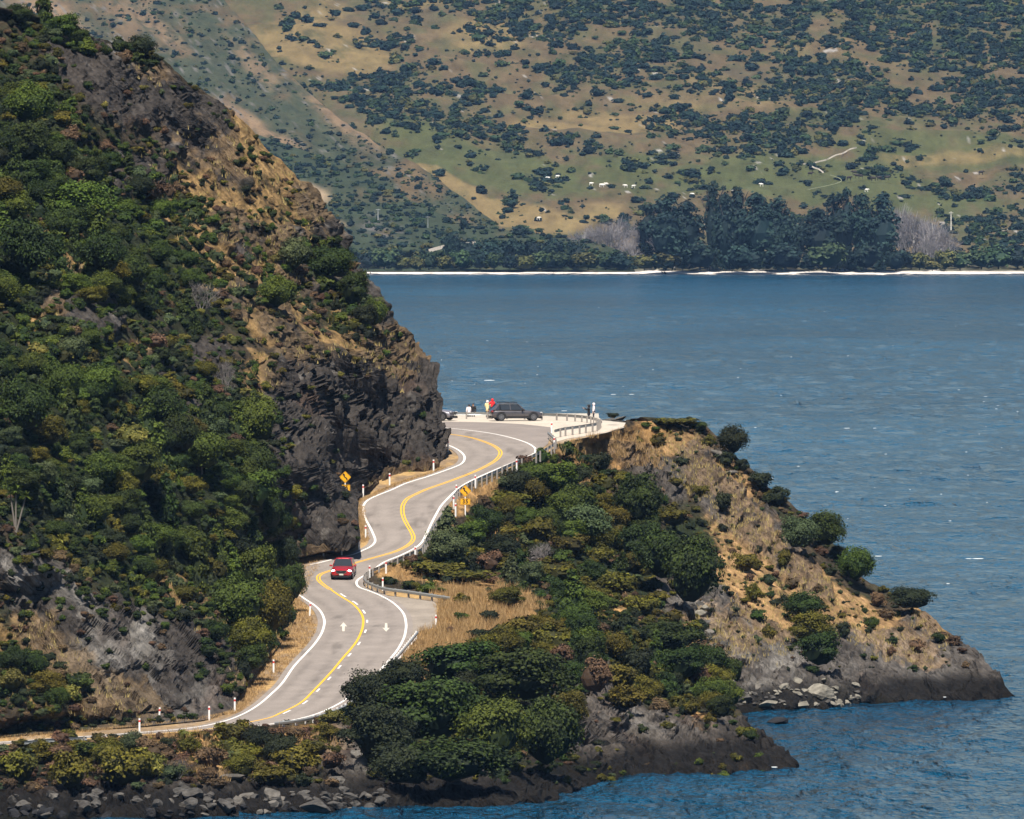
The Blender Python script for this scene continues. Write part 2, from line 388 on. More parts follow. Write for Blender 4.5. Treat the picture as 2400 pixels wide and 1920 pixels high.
HBUSH = [(60, 420, 130, 260, 0), (250, 560, 220, 170, 30), (400, 640, 200, 100, 50, .65), (20, 700, 90, 300, 0), (330, 1100, 360, 280, 35), (120, 1000, 260, 230, 0), (605, 1430, 100, 170, 20), (500, 1250, 200, 200, 0), (760, 630, 70, 80, 40, .8), (600, 660, 90, 60, 30, .5), (80, 1600, 130, 60, 20, .8), (570, 1090, 50, 150, -10), (340, 1310, 200, 60, 20, .9), (820, 740, 70, 60, 40, .7), (330, 130, 80, 30, 10, .8), (150, 80, 90, 40, 20, .8)]
def terr_cols(sh, rockL, grassL, bushL, rockc, lightrock, grassc, seed, ys=.35):
    px, py = sh.PX, sh.PY; q = sh.P*np.array([1, ys, 1])
    n1 = fbm(q/3.0, seed, 5); n2 = fbm(q/1.1, seed+20, 4); n3 = fbm(q/9, seed+40, 3)
    rk = np.clip(sm(.30, .62, ell(rockL, px, py)+n1*.45+n2*.12), 0, 1)
    gr = np.clip(sm(.34, .62, ell(grassL, px, py)*.9+n2*.45+n3*.3), 0, 1)
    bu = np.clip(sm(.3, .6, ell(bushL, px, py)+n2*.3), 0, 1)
    base = np.array([.05, .038, .024])*(1+n2[..., None]*.3)
    base = mix(base, (.028, .034, .014), sm(-.1, .5, n1+.3*n3)*.8)
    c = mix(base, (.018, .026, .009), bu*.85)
    rcol = np.asarray(rockc)*(1+n2[..., None]*.35)*np.ones(c.shape)
    lr = ell(lightrock, px, py) if lightrock else 0
    rcol = mix(rcol, np.array([.26, .245, .225]), np.clip(lr*sm(-.35, .5, n1+.4*n2)*.9, 0, 1))
    rcol = mix(rcol, np.array([.17, .155, .14]), sm(.38, .6, fbm(q/.8, seed+60, 3))*.5)
    rcol = mix(rcol, np.array([.12, .065, .04]), sm(.3, .6, fbm(q/4.5, seed+70, 3))*.25)
    c = c*(1-rk[..., None])+rcol*rk[..., None]
    gcol = np.asarray(grassc)*(1+n2[..., None]*.45)*(1+.2*n3[..., None])
    gk = gr*(1-.65*rk)
    c = c*(1-gk[..., None])+gcol*gk[..., None]
    return np.clip(c, .004, 1), rk, gk, bu
HLIGHT = [(130, 1430, 120, 60, 40, .9), (330, 1600, 170, 70, 25, .55), (330, 1500, 30, 70, 0, .8), (190, 700, 80, 50, 40, .25), (40, 1330, 40, 70, -30, .8), (290, 150, 40, 14, 20, .7)]
hc, hrk, hgk, hbu = terr_cols(hill, HROCK, HGRASS, HBUSH, (.050, .043, .038), HLIGHT, (.22, .14, .06), 3)
vert = ell([(880, 1000, 200, 190, 0), (720, 960, 90, 150, 0)], hill.PX, hill.PY)
hd = rock_disp(hill.P, 12, vert)*(.25+1.0*hrk)+fbm(hill.P*np.array([1, .35, 1])/2.2, 77, 4)*.35
hd = hd*sm(0, 14, hill.PY*0+np.interp(hill.PY, [a for a, b in H_R], [b for a, b in H_R])-hill.PX+np.where(hill.PY < 1095, 30, 0))
_bx = [-300, 0, 150, 340, 480, 550, 565]; _by = [1745, 1728, 1715, 1702, 1688, 1665, 1640]
vfade = sm(2, 34, np.interp(hill.PX, _bx, _by)-hill.PY+np.where(hill.PX > 565, 100, 0))
hd = hd*(1-.7*ell([(795, 1115, 55, 85, 0)], hill.PX, hill.PY)); hill.vert = np.clip(vert*1.3, 0, 1)
hill.displace(hd*vfade)
hill.smooth = near_flat = False
hill.build('hillside', hc, MT['hill'], kind='structure')

# ------------------------------------------------------------------ right headland: near slope and far slope
P_R = [(940, 1400), (978, 1404), (984, 1412), (990, 1470), (1000, 1465), (1008, 1440), (1020, 1390), (1030, 1345), (1045, 1312), (1060, 1288), (1085, 1216), (1110, 1163), (1130, 1112), (1150, 1082), (1175, 1062), (1200, 1048), (1240, 1018), (1285, 990), (1310, 942), (1330, 895), (1344, 868),
       (1356, 858), (1364, 864), (1374, 895), (1384, 945), (1394, 1000), (1402, 1030), (1440, 1026), (1470, 1022), (1480, 990), (1500, 972), (1530, 946), (1560, 922), (1600, 890), (1630, 858), (1655, 828), (1675, 775), (1690, 700), (1702, 640), (1712, 480), (1730, 250), (1748, 0), (1765, -300)]
P_Rf = lambda py: np.interp(py, [a for a, b in P_R], [b for a, b in P_R])
N_R = [(985, 1560), (1300, 1560), (1400, 1592), (1480, 1636), (1560, 1674), (1640, 1716), (1690, 1748), (1730, 1786), (1765, 1826), (1797, 1853), (1830, 1864), (1990, 1880)]
wl = [(1850, 1797), (1780, 1803), (1700, 1811), (1600, 1815), (1500, 1820), (1420, 1832), (1340, 1845), (1270, 1858), (1235, 1870), (1262, 1884), (1180, 1889), (1050, 1890), (900, 1893), (750, 1900), (600, 1907), (400, 1914), (150, 1920), (-150, 1926)]
_nc = [(x, y, float(YW(y))) for x, y in wl]+[(x, 1990, float(YW(y))+2) for x, y in wl]
_nc += [(x, y, float(YT(y))) for y, x in P_R[4:] if x > -299]
_nc += [(1500, 1000, 1316), (1560, 1000, 1319), (1560, 1100, 1302), (1400, 1100, 1290), (1300, 1200, 1262), (1180, 1200, 1252), (1120, 1330, 1222), (1230, 1300, 1238), (1400, 1250, 1262), (1560, 1200, 1288), (1560, 1300, 1266),
  (1040, 1345, 1206), (1230, 1400, 1190), (1120, 1400, 1187), (1120, 1480, 1162), (1230, 1480, 1168), (1010, 1500, 1153), (1060, 1520, 1146), (1400, 1420, 1204), (1580, 1420, 1222), (1500, 1500, 1182), (1640, 1500, 1206), (1300, 1560, 1148), (1480, 1650, 1142),
  (1200, 1650, 1118), (1650, 1650, 1158), (1740, 1700, 1150), (1320, 1760, 1090), (1550, 1740, 1112), (1780, 1760, 1124), (1000, 1650, 1104), (900, 1700, 1090), (700, 1780, 1068), (500, 1780, 1062), (250, 1790, 1058), (0, 1790, 1056), (1000, 1800, 1066), (600, 1850, 1050), (250, 1860, 1045), (1150, 1800, 1072)]
_nf = tps(_nc)
def nearY(px, py):
    Y = _nf(px, py); e = sm(0, 80, px-P_Rf(py))*sm(-10, 60, np.interp(py, [a for a, b in N_R], [b for a, b in N_R])-px+40)
    ab = sm(1880, 1780, py)
    q = np.stack([px/150, py/120, 0*px], -1)
    Y = Y+fbm(q, 51, 3)*5*e*ab
    g = (px*.8-py*.5)/120+fbm(np.stack([px/250, py/250, 0*px], -1), 18, 2)
    return Y+np.abs((g % 1)-.5)*5*e*ab*sm(1250, 1400, px+0*py)
rows = np.arange(988, 1991, 3.0)
near = Sheet(rows, [(a, b-3) for a, b in P_R[3:]]+[(1990, -420)], N_R, 470, nearY)
F_R = [(975, 1500), (985, 1560), (988, 1620), (1000, 1648), (1020, 1672), (1050, 1700), (1090, 1742), (1120, 1778), (1150, 1808), (1180, 1850), (1210, 1885), (1250, 1935), (1290, 1962), (1340, 2000), (1370, 2040), (1395, 2095), (1420, 2140), (1440, 2168), (1470, 2205), (1500, 2245), (1530, 2272), (1560, 2305), (1595, 2338), (1632, 2375), (1660, 2400), (1760, 2440)]
wl2 = [(2372, 1632), (2290, 1637), (2200, 1641), (2100, 1646), (2000, 1652), (1920, 1662), (1850, 1667), (1790, 1670), (1740, 1673), (1600, 1680), (1400, 1690)]
_fc = [(x, y, float(YW(y))) for x, y in wl2]+[(x, 1760, float(YW(y))+3) for x, y in wl2]
_fc += [(1480, 1000, 1318), (1640, 1000, 1322), (1742, 1090, 1317), (1850, 1180, 1311), (1960, 1290, 1305), (2040, 1370, 1299), (2168, 1440, 1290), (2272, 1530, 1270), (1560, 1100, 1305), (1560, 1200, 1291), (1560, 1300, 1270), (1400, 1100, 1293), (1400, 1300, 1262),
  (1700, 1250, 1288), (1650, 1450, 1250), (1800, 1400, 1268), (1750, 1560, 1236), (1900, 1550, 1246), (2050, 1500, 1266), (2150, 1580, 1256), (1350, 1500, 1240)]
_ff = tps(_fc)
def farY(px, py):
    Y = _ff(px, py); e = sm(0, 80, np.interp(py, [a for a, b in F_R], [b for a, b in F_R])-px)*sm(1650, 1560, py)
    g = (px*.8-py*.62)/170+fbm(np.stack([px/260, py/260, 0*px], -1), 28, 2)
    return Y+fbm(np.stack([px/160, py/130, 0*px], -1), 61, 3)*5*e+np.abs((g % 1)-.5)*6*e
rows = np.arange(978, 1761, 3.0)
farh = Sheet(rows, [(978, 1480), (1000, 1440), (1100, 1440), (1760, 1440)], F_R, 330, farY)
RROCK = [(1500, 1090, 90, 35, 30), (1560, 1130, 60, 40, 40), (1700, 1190, 150, 42, 48, 1.35), (1800, 1270, 170, 38, 48, 1.35), (1870, 1330, 110, 30, 50, 1.2), (1650, 1060, 40, 20, 20), (1600, 1400, 50, 90, -35), (1750, 1500, 200, 60, 35), (1800, 1600, 190, 60, 15), (2100, 1570, 200, 70, 15), (2260, 1580, 110, 80, 40), (2160, 1500, 80, 50, 40, .8), (1950, 1600, 110, 60, 0),
   (1500, 1740, 220, 90, 15), (1740, 1770, 130, 60, 25), (1420, 1660, 90, 70, 40, .8), (1100, 1860, 300, 45, 0), (600, 1880, 700, 40, 0), (830, 1790, 90, 80, 30), (800, 1740, 50, 60, 30, .8), (1690, 1580, 50, 80, -30, .8), (540, 1830, 90, 40, 0, .7)]
RGRASS = [(1450, 1050, 130, 50, 10), (1580, 1040, 120, 40, 20), (1340, 1090, 60, 50, 0), (1700, 1130, 90, 50, 45), (1640, 1120, 70, 60, 45), (1115, 1430, 145, 58, 0, 1.6), (1025, 1505, 95, 68, -40, 1.6), (1120, 1160, 110, 25, -30), (1180, 1270, 60, 50, 60, .8), (950, 1345, 90, 22, 10), (1770, 1400, 60, 150, -30), (1950, 1420, 160, 50, 40), (2050, 1480, 150, 50, 30), (1750, 1260, 70, 130, -40, .7), (1260, 1290, 60, 70, 0, .6), (1650, 1480, 60, 60, 30, .8), (1880, 1380, 60, 60, 40, .8),
   (1720, 1510, 90, 60, 30, .7), (550, 1760, 260, 40, 5, .9), (740, 1740, 90, 40, 10), (330, 1740, 120, 40, 0, .8), (300, 1720, 200, 16), (500, 1810, 90, 40, 0, .7), (1440, 1450, 60, 60, 0, .6), (1640, 1700, 60, 30, 40, .6), (2180, 1470, 60, 30, 45)]
RBUSH = [(1280, 1160, 130, 100, 30), (1400, 1300, 200, 130, 30), (1620, 1330, 120, 110, 20), (1150, 1280, 60, 60), (1050, 1330, 120, 50), (1300, 1480, 200, 130, 20), (1080, 1640, 260, 170, 0), (1460, 1560, 150, 90, 30), (1640, 1560, 70, 120, -30), (250, 1810, 260, 70, 0), (650, 1790, 130, 60, 0), (1900, 1480, 60, 110, -15)]
RLIGHT = [(1800, 1590, 190, 60, 12, .75), (1880, 1650, 170, 26, 0, .9), (1640, 1420, 60, 60, 30, .7), (1500, 1690, 90, 40, 20, .6), (830, 1780, 60, 40, 40, .6), (560, 1840, 80, 30, 0, .5), (2150, 1560, 140, 40, 20, .35), (1700, 1540, 60, 60, 30, .6)]
def wet(sh, c):
    z = sh.P[..., 2]; n = fbm(sh.P*np.array([1, .3, 1])/2.5, 91, 3)*.5
    k = sm(2.5, 1.2, z+n)
    return c*(1-k[..., None]*.86)
nc_, nrk, ngk, nbu = terr_cols(near, RROCK, RGRASS, RBUSH, (.078, .066, .056), RLIGHT, (.33, .195, .080), 103)
fc_, frk, fgk, fbu = terr_cols(farh, RROCK, RGRASS, RBUSH, (.080, .070, .062), RLIGHT, (.29, .18, .085), 203)
dn = rock_disp(near.P, 112, None, (-.6, 0, .8))*(.15+.85*nrk)+fbm(near.P*np.array([1, .35, 1])/2, 79, 4)*.25
dn *= sm(0, 45, near.PX-P_Rf(near.PY))
flat = ell([(1110, 1440, 150, 60, 0), (1010, 1500, 80, 60, -40)], near.PX, near.PY); dn *= 1-.85*flat
near.displace(dn)
farh.displace(rock_disp(farh.P, 212, None, (-.62, 0, .78))*(.15+.85*frk)+fbm(farh.P*np.array([1, .35, 1])/2, 80, 4)*.25)
near.smooth = farh.smooth = False
near.build('headland', wet(near, nc_), MT['head'], kind='structure')
farh.build('headland_slope', wet(farh, fc_), MT['head'], kind='structure')

# ------------------------------------------------------------------ level ground that carries the road
H_Bf = lambda py: np.interp(py, [a for a, b in H_BASE], [b for a, b in H_BASE])
rows = np.concatenate([np.arange(968, 1010, 1.0), np.arange(1010, 1775, 3.0)])
pl = []
for y in rows:
    pl.append((y, 830 if y < 1090 else (H_Bf(y)-75)))
verge = Sheet(rows, pl, [(a, b+(2 if a > 1012 else 0)) for a, b in P_R], 260, lambda px, py: YT(py)+0*px, skirt=False)
verge.P[..., 2] -= .05
bump_ = fbm(verge.P*np.array([1, .5, 1])/1.2, 400, 3)
vq = verge.P*np.array([1, .5, 1])
n1 = fbm(vq/1.6, 401, 4); n2 = fbm(vq/.5, 402, 3)
vc = np.array([.22, .155, .095])*(1+.3*n2[..., None])*np.ones(verge.P.shape)
vc = mix(vc, (.42, .27, .11), sm(-.15, .35, n1)*.8)
vc = mix(vc, (.19, .16, .14), sm(.2, .5, fbm(vq/2.3, 403, 3))*.6)
vc = mix(vc, (.50, .45, .39), sm(1016, 1004, verge.PY)*sm(1240, 1300, verge.PX))
vc = mix(vc, (.45, .41, .35), sm(1040, 1020, verge.PY)*sm(1280, 1300, verge.PX)*.8)
verge.build('verge', vc, MT['verge'], kind='structure')

# ------------------------------------------------------------------ road surface and markings
LW = [(940, 1046), (1000, 1044), (1044, 1043), (1065, 1050), (1081, 1060), (1089, 1072), (1083.5, 1085.5), (1065, 1095), (1035, 1106), (1000, 1118), (951.6, 1133), (917, 1148.6), (883, 1162), (862, 1172.7), (852, 1186), (852, 1203.6), (859, 1221), (869, 1239.6), (878, 1260), (878.7, 1270.5), (869, 1281), (848.6, 1291), (828, 1299.7),
      (789, 1309), (743, 1320.6), (704.5, 1328.7), (684, 1343), (678, 1360), (685, 1380), (711.5, 1401.8), (736, 1418), (752, 1434), (760, 1453), (759, 1469), (752, 1487.6), (738, 1508.5), (719.6, 1529), (689, 1562), (662, 1600.7), (636.5, 1626), (606, 1652), (569, 1674), (520, 1692), (450, 1706), (330, 1717), (150, 1730), (0, 1740), (-250, 1755)]
RW = [(940, 1000), (1000, 1001), (1040.6, 1003), (1093, 1008), (1151, 1016), (1197, 1026), (1232, 1037), (1250, 1047), (1255, 1055), (1248, 1065), (1205, 1083), (1150, 1106), (1100, 1129), (1072, 1147), (1054, 1164), (1036, 1183), (1027, 1197), (1012, 1225), (998, 1255), (982, 1278), (945, 1299), (900, 1318), (873, 1338), (856, 1348), (840, 1358), (835.5, 1367), (842.5, 1377), (866, 1385.5),
      (893.5, 1397), (917, 1410), (935, 1425), (947, 1441), (951.5, 1460), (951.5, 1474), (947, 1494.5), (935, 1518), (919, 1539), (891, 1571), (860, 1600), (828, 1627), (790, 1652), (740, 1674), (680, 1689), (600, 1702), (480, 1716), (300, 1732), (150, 1743), (0, 1753), (-250, 1766)]
YL = [(940, 1012), (1000, 1014), (1041, 1017), (1070, 1020), (1104, 1026), (1139, 1037), (1162, 1048), (1173, 1060), (1167, 1074), (1148, 1088), (1116, 1104), (1081, 1118), (1046, 1131), (1000, 1147), (975.6, 1158), (955, 1169), (945, 1183), (943, 1197), (946.5, 1214), (955, 1231), (965, 1248), (969, 1260), (965, 1270.5), (951.6, 1281), (926, 1293), (896, 1302), (838, 1318),
      (780, 1336), (754, 1345), (746, 1353), (748.5, 1362), (761, 1373), (775, 1382), (794, 1395), (812, 1406), (828.6, 1417), (842.5, 1432), (850.6, 1448), (850.6, 1467), (846, 1483), (837, 1501.5), (821.6, 1522), (803, 1543), (780, 1571), (757, 1596), (734, 1620), (713, 1641), (690, 1656), (660, 1670), (629.6, 1683), (560, 1697), (470, 1711), (300, 1725), (0, 1747)]
def onroad(pts, lift=0):
    p = np.asarray(pts, float); P = un(p[:, 0], p[:, 1], YT(p[:, 1])); P[:, 2] += lift; return P
def offset_px(line, d):
    """shift a line on the ground sideways by d metres (returns photo pixels)"""
    a = arc(line, 6.0); W = onroad(a); t = np.gradient(W[:, :2], axis=0); t /= np.linalg.norm(t, axis=1, keepdims=True)+1e-9
    W2 = W[:, :2]+np.stack([t[:, 1], -t[:, 0]], 1)*d
    z = ZR(W2[:, 1]); return np.stack([CX+W2[:, 0]*F/W2[:, 1], HZ+(CZ-z)*F/W2[:, 1]], 1)
def poly_sheet(name, poly, mat, lift, step=9, colf=None, sy=None, **kw):
    poly = np.asarray(poly, float)
    x0, y0 = poly.min(0); x1, y1 = poly.max(0)
    sy = sy or step
    gx, gy = np.meshgrid(np.arange(x0, x1, step), np.arange(y0, y1, sy)); g = np.stack([gx.ravel(), gy.ravel()], 1)
    ins = np.zeros(len(g), bool); j = len(poly)-1
    for i in range(len(poly)):
        xi, yi = poly[i]; xj, yj = poly[j]
        if yi != yj:
            cnd = ((yi > g[:, 1]) != (yj > g[:, 1])) & (g[:, 0] < (xj-xi)*(g[:, 1]-yi)/(yj-yi)+xi); ins ^= cnd
        j = i
    g = g[ins]; vs = [Vector(v) for v in np.vstack([poly, g])]
    n = len(poly); r = delaunay_2d_cdt(vs, [], [list(range(n))], 1, 1e-4)
    p = np.array([[v.x, v.y] for v in r[0]]); tri = [f for f in r[2]]
    W = onroad(p, lift); T = []
    for f in tri:
        for k in range(1, len(f)-1): T.append((f[0], f[k], f[k+1]))
    T = np.array(T); a, b, c = W[T[:, 0]], W[T[:, 1]], W[T[:, 2]]; nz = np.cross(b-a, c-a)[:, 2]; T[nz < 0] = T[nz < 0][:, ::-1]
    me = mesh_np(name, W, None, T, attrs={'col': colf(W, p)} if colf else None)
    return link(name, me, mat, **kw)
LE = offset_px(LW, .55); RE = offset_px(RW, -.55)
road_poly = np.vstack([LE, RE[::-1]])

def asphalt():
    m, n, l, p = M('chip_seal')
    g = n.new('ShaderNodeNewGeometry')
    a = n.new('ShaderNodeTexNoise'); a.inputs['Scale'].default_value = .35; a.inputs['Detail'].default_value = 5; l.new(g.outputs['Position'], a.inputs['Vector'])
    b = n.new('ShaderNodeTexNoise'); b.inputs['Scale'].default_value = 5; b.inputs['Detail'].default_value = 6; b.inputs['Roughness'].default_value = .8; l.new(g.outputs['Position'], b.inputs['Vector'])
    at = n.new('ShaderNodeAttribute'); at.attribute_name = 'col'
    m1 = n.new('ShaderNodeMapRange'); m1.inputs[1].default_value = .3; m1.inputs[2].default_value = .7; m1.inputs[3].default_value = .9; m1.inputs[4].default_value = 1.1; l.new(a.outputs['Fac'], m1.inputs[0])
    m2 = n.new('ShaderNodeMapRange'); m2.inputs[1].default_value = .3; m2.inputs[2].default_value = .7; m2.inputs[3].default_value = .82; m2.inputs[4].default_value = 1.18; l.new(b.outputs['Fac'], m2.inputs[0])
    mu = n.new('ShaderNodeMath'); mu.operation = 'MULTIPLY'; l.new(m1.outputs[0], mu.inputs[0]); l.new(m2.outputs[0], mu.inputs[1])
    vm = n.new('ShaderNodeVectorMath'); vm.operation = 'SCALE'; l.new(at.outputs['Color'], vm.inputs[0]); l.new(mu.outputs[0], vm.inputs['Scale'])
    l.new(vm.outputs[0], p.inputs['Base Color']); p.inputs['Roughness'].default_value = .85; p.inputs['Specular IOR Level'].default_value = .2
    bp = n.new('ShaderNodeBump'); bp.inputs['Strength'].default_value = .3; bp.inputs['Distance'].default_value = .02; l.new(b.outputs['Fac'], bp.inputs['Height']); l.new(bp.outputs[0], p.inputs['Normal'])
    return m
ASPH = asphalt()
_ylw = arc(YL, 4.0)
def asph_col(W, p):
    d = np.full(len(p), 1e9); yw = onroad(_ylw)
    for i in range(0, len(yw), 2): d = np.minimum(d, np.hypot(W[:, 0]-yw[i, 0], W[:, 1]-yw[i, 1]))
    c = np.array([.255, .222, .200])*np.ones((len(p), 3))
    wheel = np.exp(-((d-.95)/.3)**2)+np.exp(-((d-2.5)/.3)**2)
    c = c*(1-.14*wheel[:, None]*(1+vn(W/6, 5)[:, None]*.8))
    st = sm(.35, .6, fbm(W*np.array([1, .25, 1])/1.3, 6, 3)); c = c*(1-.30*st[:, None])
    return c
poly_sheet('road', road_poly, ASPH, 0.0, 8, asph_col, sy=4, kind='structure')
# wide sealed shoulder in front of the lookout, the lookout's gravel, the pull-off
poly_sheet('sealed_shoulder', [(900, 990), (1040, 988), (1150, 990), (1225, 994), (1290, 1001), (1292, 1012), (1290, 1024), (1284, 1040), (1270, 1052), (1250, 1066), (1256, 1056), (1250, 1046), (1232, 1036), (1197, 1025), (1151, 1015), (1093, 1007), (1040, 1002), (900, 1000)], ASPH, -.012, 10,
           lambda W, p: np.array([.235, .203, .184])*np.ones((len(p), 3)), sy=4, kind='structure')
GRAV = terrain_mat('pale_gravel', ys=.6, fine=4, var=.18, bump=.3, dist=.03)
poly_sheet('lookout_gravel', [(870, 972), (1330, 972), (1398, 980), (1412, 987), (1462, 993), (1462, 1002), (1420, 1014), (1330, 1028), (1300, 1036), (1292, 1012), (1290, 1001), (1225, 994), (1150, 990), (1040, 988), (870, 990)], GRAV, -.02, 10,
           lambda W, p: np.array([.50, .44, .37])*(1+.15*fbm(W/1.5, 9, 3)[:, None])*np.ones((len(p), 3)), sy=3, kind='structure')
poly_sheet('pull_off', [(905, 1396), (960, 1401), (1016, 1409), (1024, 1418), (1023, 1440), (1021, 1468), (1000, 1476), (975, 1482), (955, 1492), (944, 1480), (948, 1450), (930, 1415)], ASPH, -.014, 10,
           lambda W, p: np.array([.27, .232, .195])*(1+.25*fbm(W/1.2, 19, 3)[:, None])*np.ones((len(p), 3)), sy=4, kind='structure')

LINEW = plain('white_road_paint', (.78, .74, .70), .6, scale=3, var=.08)
LINEY = plain('yellow_road_paint', (.80, .44, .03), .6, scale=3, var=.06)
def strip(line, wd, off, name, mat, lift=.010, sub=None):
    a = arc(line, 5.0); W = onroad(a); W = arc(W[:, :2], .6)
    t = np.gradient(W, axis=0); t /= np.linalg.norm(t, axis=1, keepdims=True)+1e-9; nn = np.stack([t[:, 1], -t[:, 0]], 1)
    A = W+nn*(off-wd/2); B = W+nn*(off+wd/2)
    V = np.concatenate([np.c_[A, ZR(A[:, 1])+lift], np.c_[B, ZR(B[:, 1])+lift]]); n = len(W); i = np.arange(n-1)
    me = mesh_np(name, V, np.stack([i, i+1, i+1+n, i+n], 1))
    return link(name, me, mat, kind='structure')
strip(LW, .20, 0, 'edge_line', LINEW); strip(RW, .20, 0, 'edge_line', LINEW)
iy = next(i for i, p in enumerate(YL) if p == (775, 1382))
strip(YL[:iy+1], .13, -.12, 'centre_line', LINEY); strip(YL[:iy+1], .13, .12, 'centre_line', LINEY)
strip(YL[iy:], .19, 0, 'centre_line', LINEY)
for x, y in [(797, 1393), (826, 1410.6), (848, 1431), (857, 1456), (852.5, 1482), (836, 1511), (815, 1539), (791.5, 1567.6), (766, 1594), (740, 1622), (708, 1650), (664, 1673)]:
    a = arc(YL, 1.0); k = int(np.argmin((a[:, 0]-x)**2+(a[:, 1]-y)**2)); W = onroad(a)[:, :2]
    s = np.concatenate([[0], np.cumsum(np.linalg.norm(np.diff(W, axis=0), axis=1))]); sel = np.abs(s-s[k]) < 1.35
    pts = W[sel]; pts = arc(pts, .6); t = np.gradient(pts, axis=0); t /= np.linalg.norm(t, axis=1, keepdims=True); nn = np.stack([t[:, 1], -t[:, 0]], 1)
    sgn = -1
    A = pts+nn*sgn*.24; B = pts+nn*sgn*.40; n = len(pts); i = np.arange(n-1)
    V = np.concatenate([np.c_[A, ZR(A[:, 1])+.01], np.c_[B, ZR(B[:, 1])+.01]])
    link('lane_dash', mesh_np('lane_dash', V, np.stack([i, i+1, i+1+n, i+n], 1)), LINEW, kind='structure')
ARW = plain('worn_arrow_paint', (.60, .55, .46), .7, var=.2, scale=2)
def road_arrow(px, py0, py1, up):
    ys = np.array([py0, py1], float); 
    tip, tail = (py0, py1) if up else (py1, py0)
    def row(f): return tip+(tail-tip)*f
    pts = [(0, 0), (.34, .48), (.13, .42), (.10, 1), (-.10, 1), (-.13, .42), (-.34, .48)]
    pp = np.array([(px+(a*26), row(b)) for a, b in pts]); W = onroad(pp, .012)
    link('lane_arrow', mesh_np('lane_arrow', W, None, [(0, 1, 2), (0, 2, 5), (0, 5, 6), (2, 3, 5), (3, 4, 5)]), ARW, kind='structure')
road_arrow(805, 1459, 1480, True); road_arrow(905, 1461, 1481, False)

# ------------------------------------------------------------------ lake
def water_mat():
    m, n, l, p = M('lake_water')
    g = n.new('ShaderNodeNewGeometry')
    def noise(sx, sy, det, rough=.55, sc=1):
        mp = n.new('ShaderNodeMapping'); mp.inputs['Scale'].default_value = (sx, sy, 1); l.new(g.outputs['Position'], mp.inputs['Vector'])
        t = n.new('ShaderNodeTexNoise'); t.inputs['Scale'].default_value = sc; t.inputs['Detail'].default_value = det; t.inputs['Roughness'].default_value = rough; t.inputs['Distortion'].default_value = .4
        l.new(mp.outputs[0], t.inputs['Vector']); return t
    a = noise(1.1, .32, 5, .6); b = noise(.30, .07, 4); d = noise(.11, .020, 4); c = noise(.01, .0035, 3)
    ad = n.new('ShaderNodeMath'); ad.operation = 'MULTIPLY_ADD'; ad.inputs[1].default_value = 3.0; l.new(b.outputs['Fac'], ad.inputs[0]); l.new(a.outputs['Fac'], ad.inputs[2])
    a2 = n.new('ShaderNodeMath'); a2.operation = 'MULTIPLY_ADD'; a2.inputs[1].default_value = 8; l.new(d.outputs['Fac'], a2.inputs[0]); l.new(ad.outputs[0], a2.inputs[2])
    bp = n.new('ShaderNodeBump'); bp.inputs['Strength'].default_value = 1; bp.inputs['Distance'].default_value = 2.6
    l.new(a2.outputs[0], bp.inputs['Height']); l.new(bp.outputs[0], p.inputs['Normal'])
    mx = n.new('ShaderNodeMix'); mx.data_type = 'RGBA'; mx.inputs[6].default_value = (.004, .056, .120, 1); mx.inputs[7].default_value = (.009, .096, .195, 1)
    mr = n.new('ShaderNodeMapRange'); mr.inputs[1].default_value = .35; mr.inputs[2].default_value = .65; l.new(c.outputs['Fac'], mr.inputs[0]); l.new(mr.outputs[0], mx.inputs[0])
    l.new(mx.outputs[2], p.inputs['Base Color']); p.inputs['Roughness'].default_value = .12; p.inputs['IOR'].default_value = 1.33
    p.inputs['Specular IOR Level'].default_value = .14
    return m
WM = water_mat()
V = [(-2500, 100, -.3), (2500, 100, -.3), (2500, 5300, -.3), (-2500, 5300, -.3)]
wy = np.concatenate([np.arange(640.5, 760, 1.5), np.arange(760, 2110, 3.2)]); wx = np.linspace(560, 3260, 560)
PXw, PYw = np.meshgrid(wx, wy); Yw_ = YW(PYw); Xw = (PXw-CX)/F*Yw_
q = np.stack([Xw/1.5, Yw_/5.0, 0*Xw], -1); q2 = np.stack([Xw/4.0+.3*Yw_/9, Yw_/15.0, 0*Xw+7], -1); q3 = np.stack([Xw/14, Yw_/60, 0*Xw+3], -1)
amp = .10+.10*(fbm(q3, 903, 3)+1)
shore = 1.0
Zw = (1-np.abs(fbm(q, 900, 4)))**2*.55*amp*2.0+fbm(q2, 901, 3)*.9*amp*sm(1000, 2600, Yw_)*3.2+fbm(q2, 902, 3)*.22
Zw = Zw-Zw.mean()
far_ = sm(3200, 4900, Yw_); Zw *= 1-.75*far_
P_ = np.stack([Xw, Yw_, Zw], -1).reshape(-1, 3); nr_, nc2 = PXw.shape; i = np.arange(nr_*nc2).reshape(nr_, nc2)
Q_ = np.stack([i[:-1, :-1], i[1:, :-1], i[1:, 1:], i[:-1, 1:]], -1).reshape(-1, 4)
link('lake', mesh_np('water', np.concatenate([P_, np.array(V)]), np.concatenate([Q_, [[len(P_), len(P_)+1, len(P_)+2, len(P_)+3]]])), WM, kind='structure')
FOAM = plain('foam', (.75, .8, .83), .8)
V = []; T = []
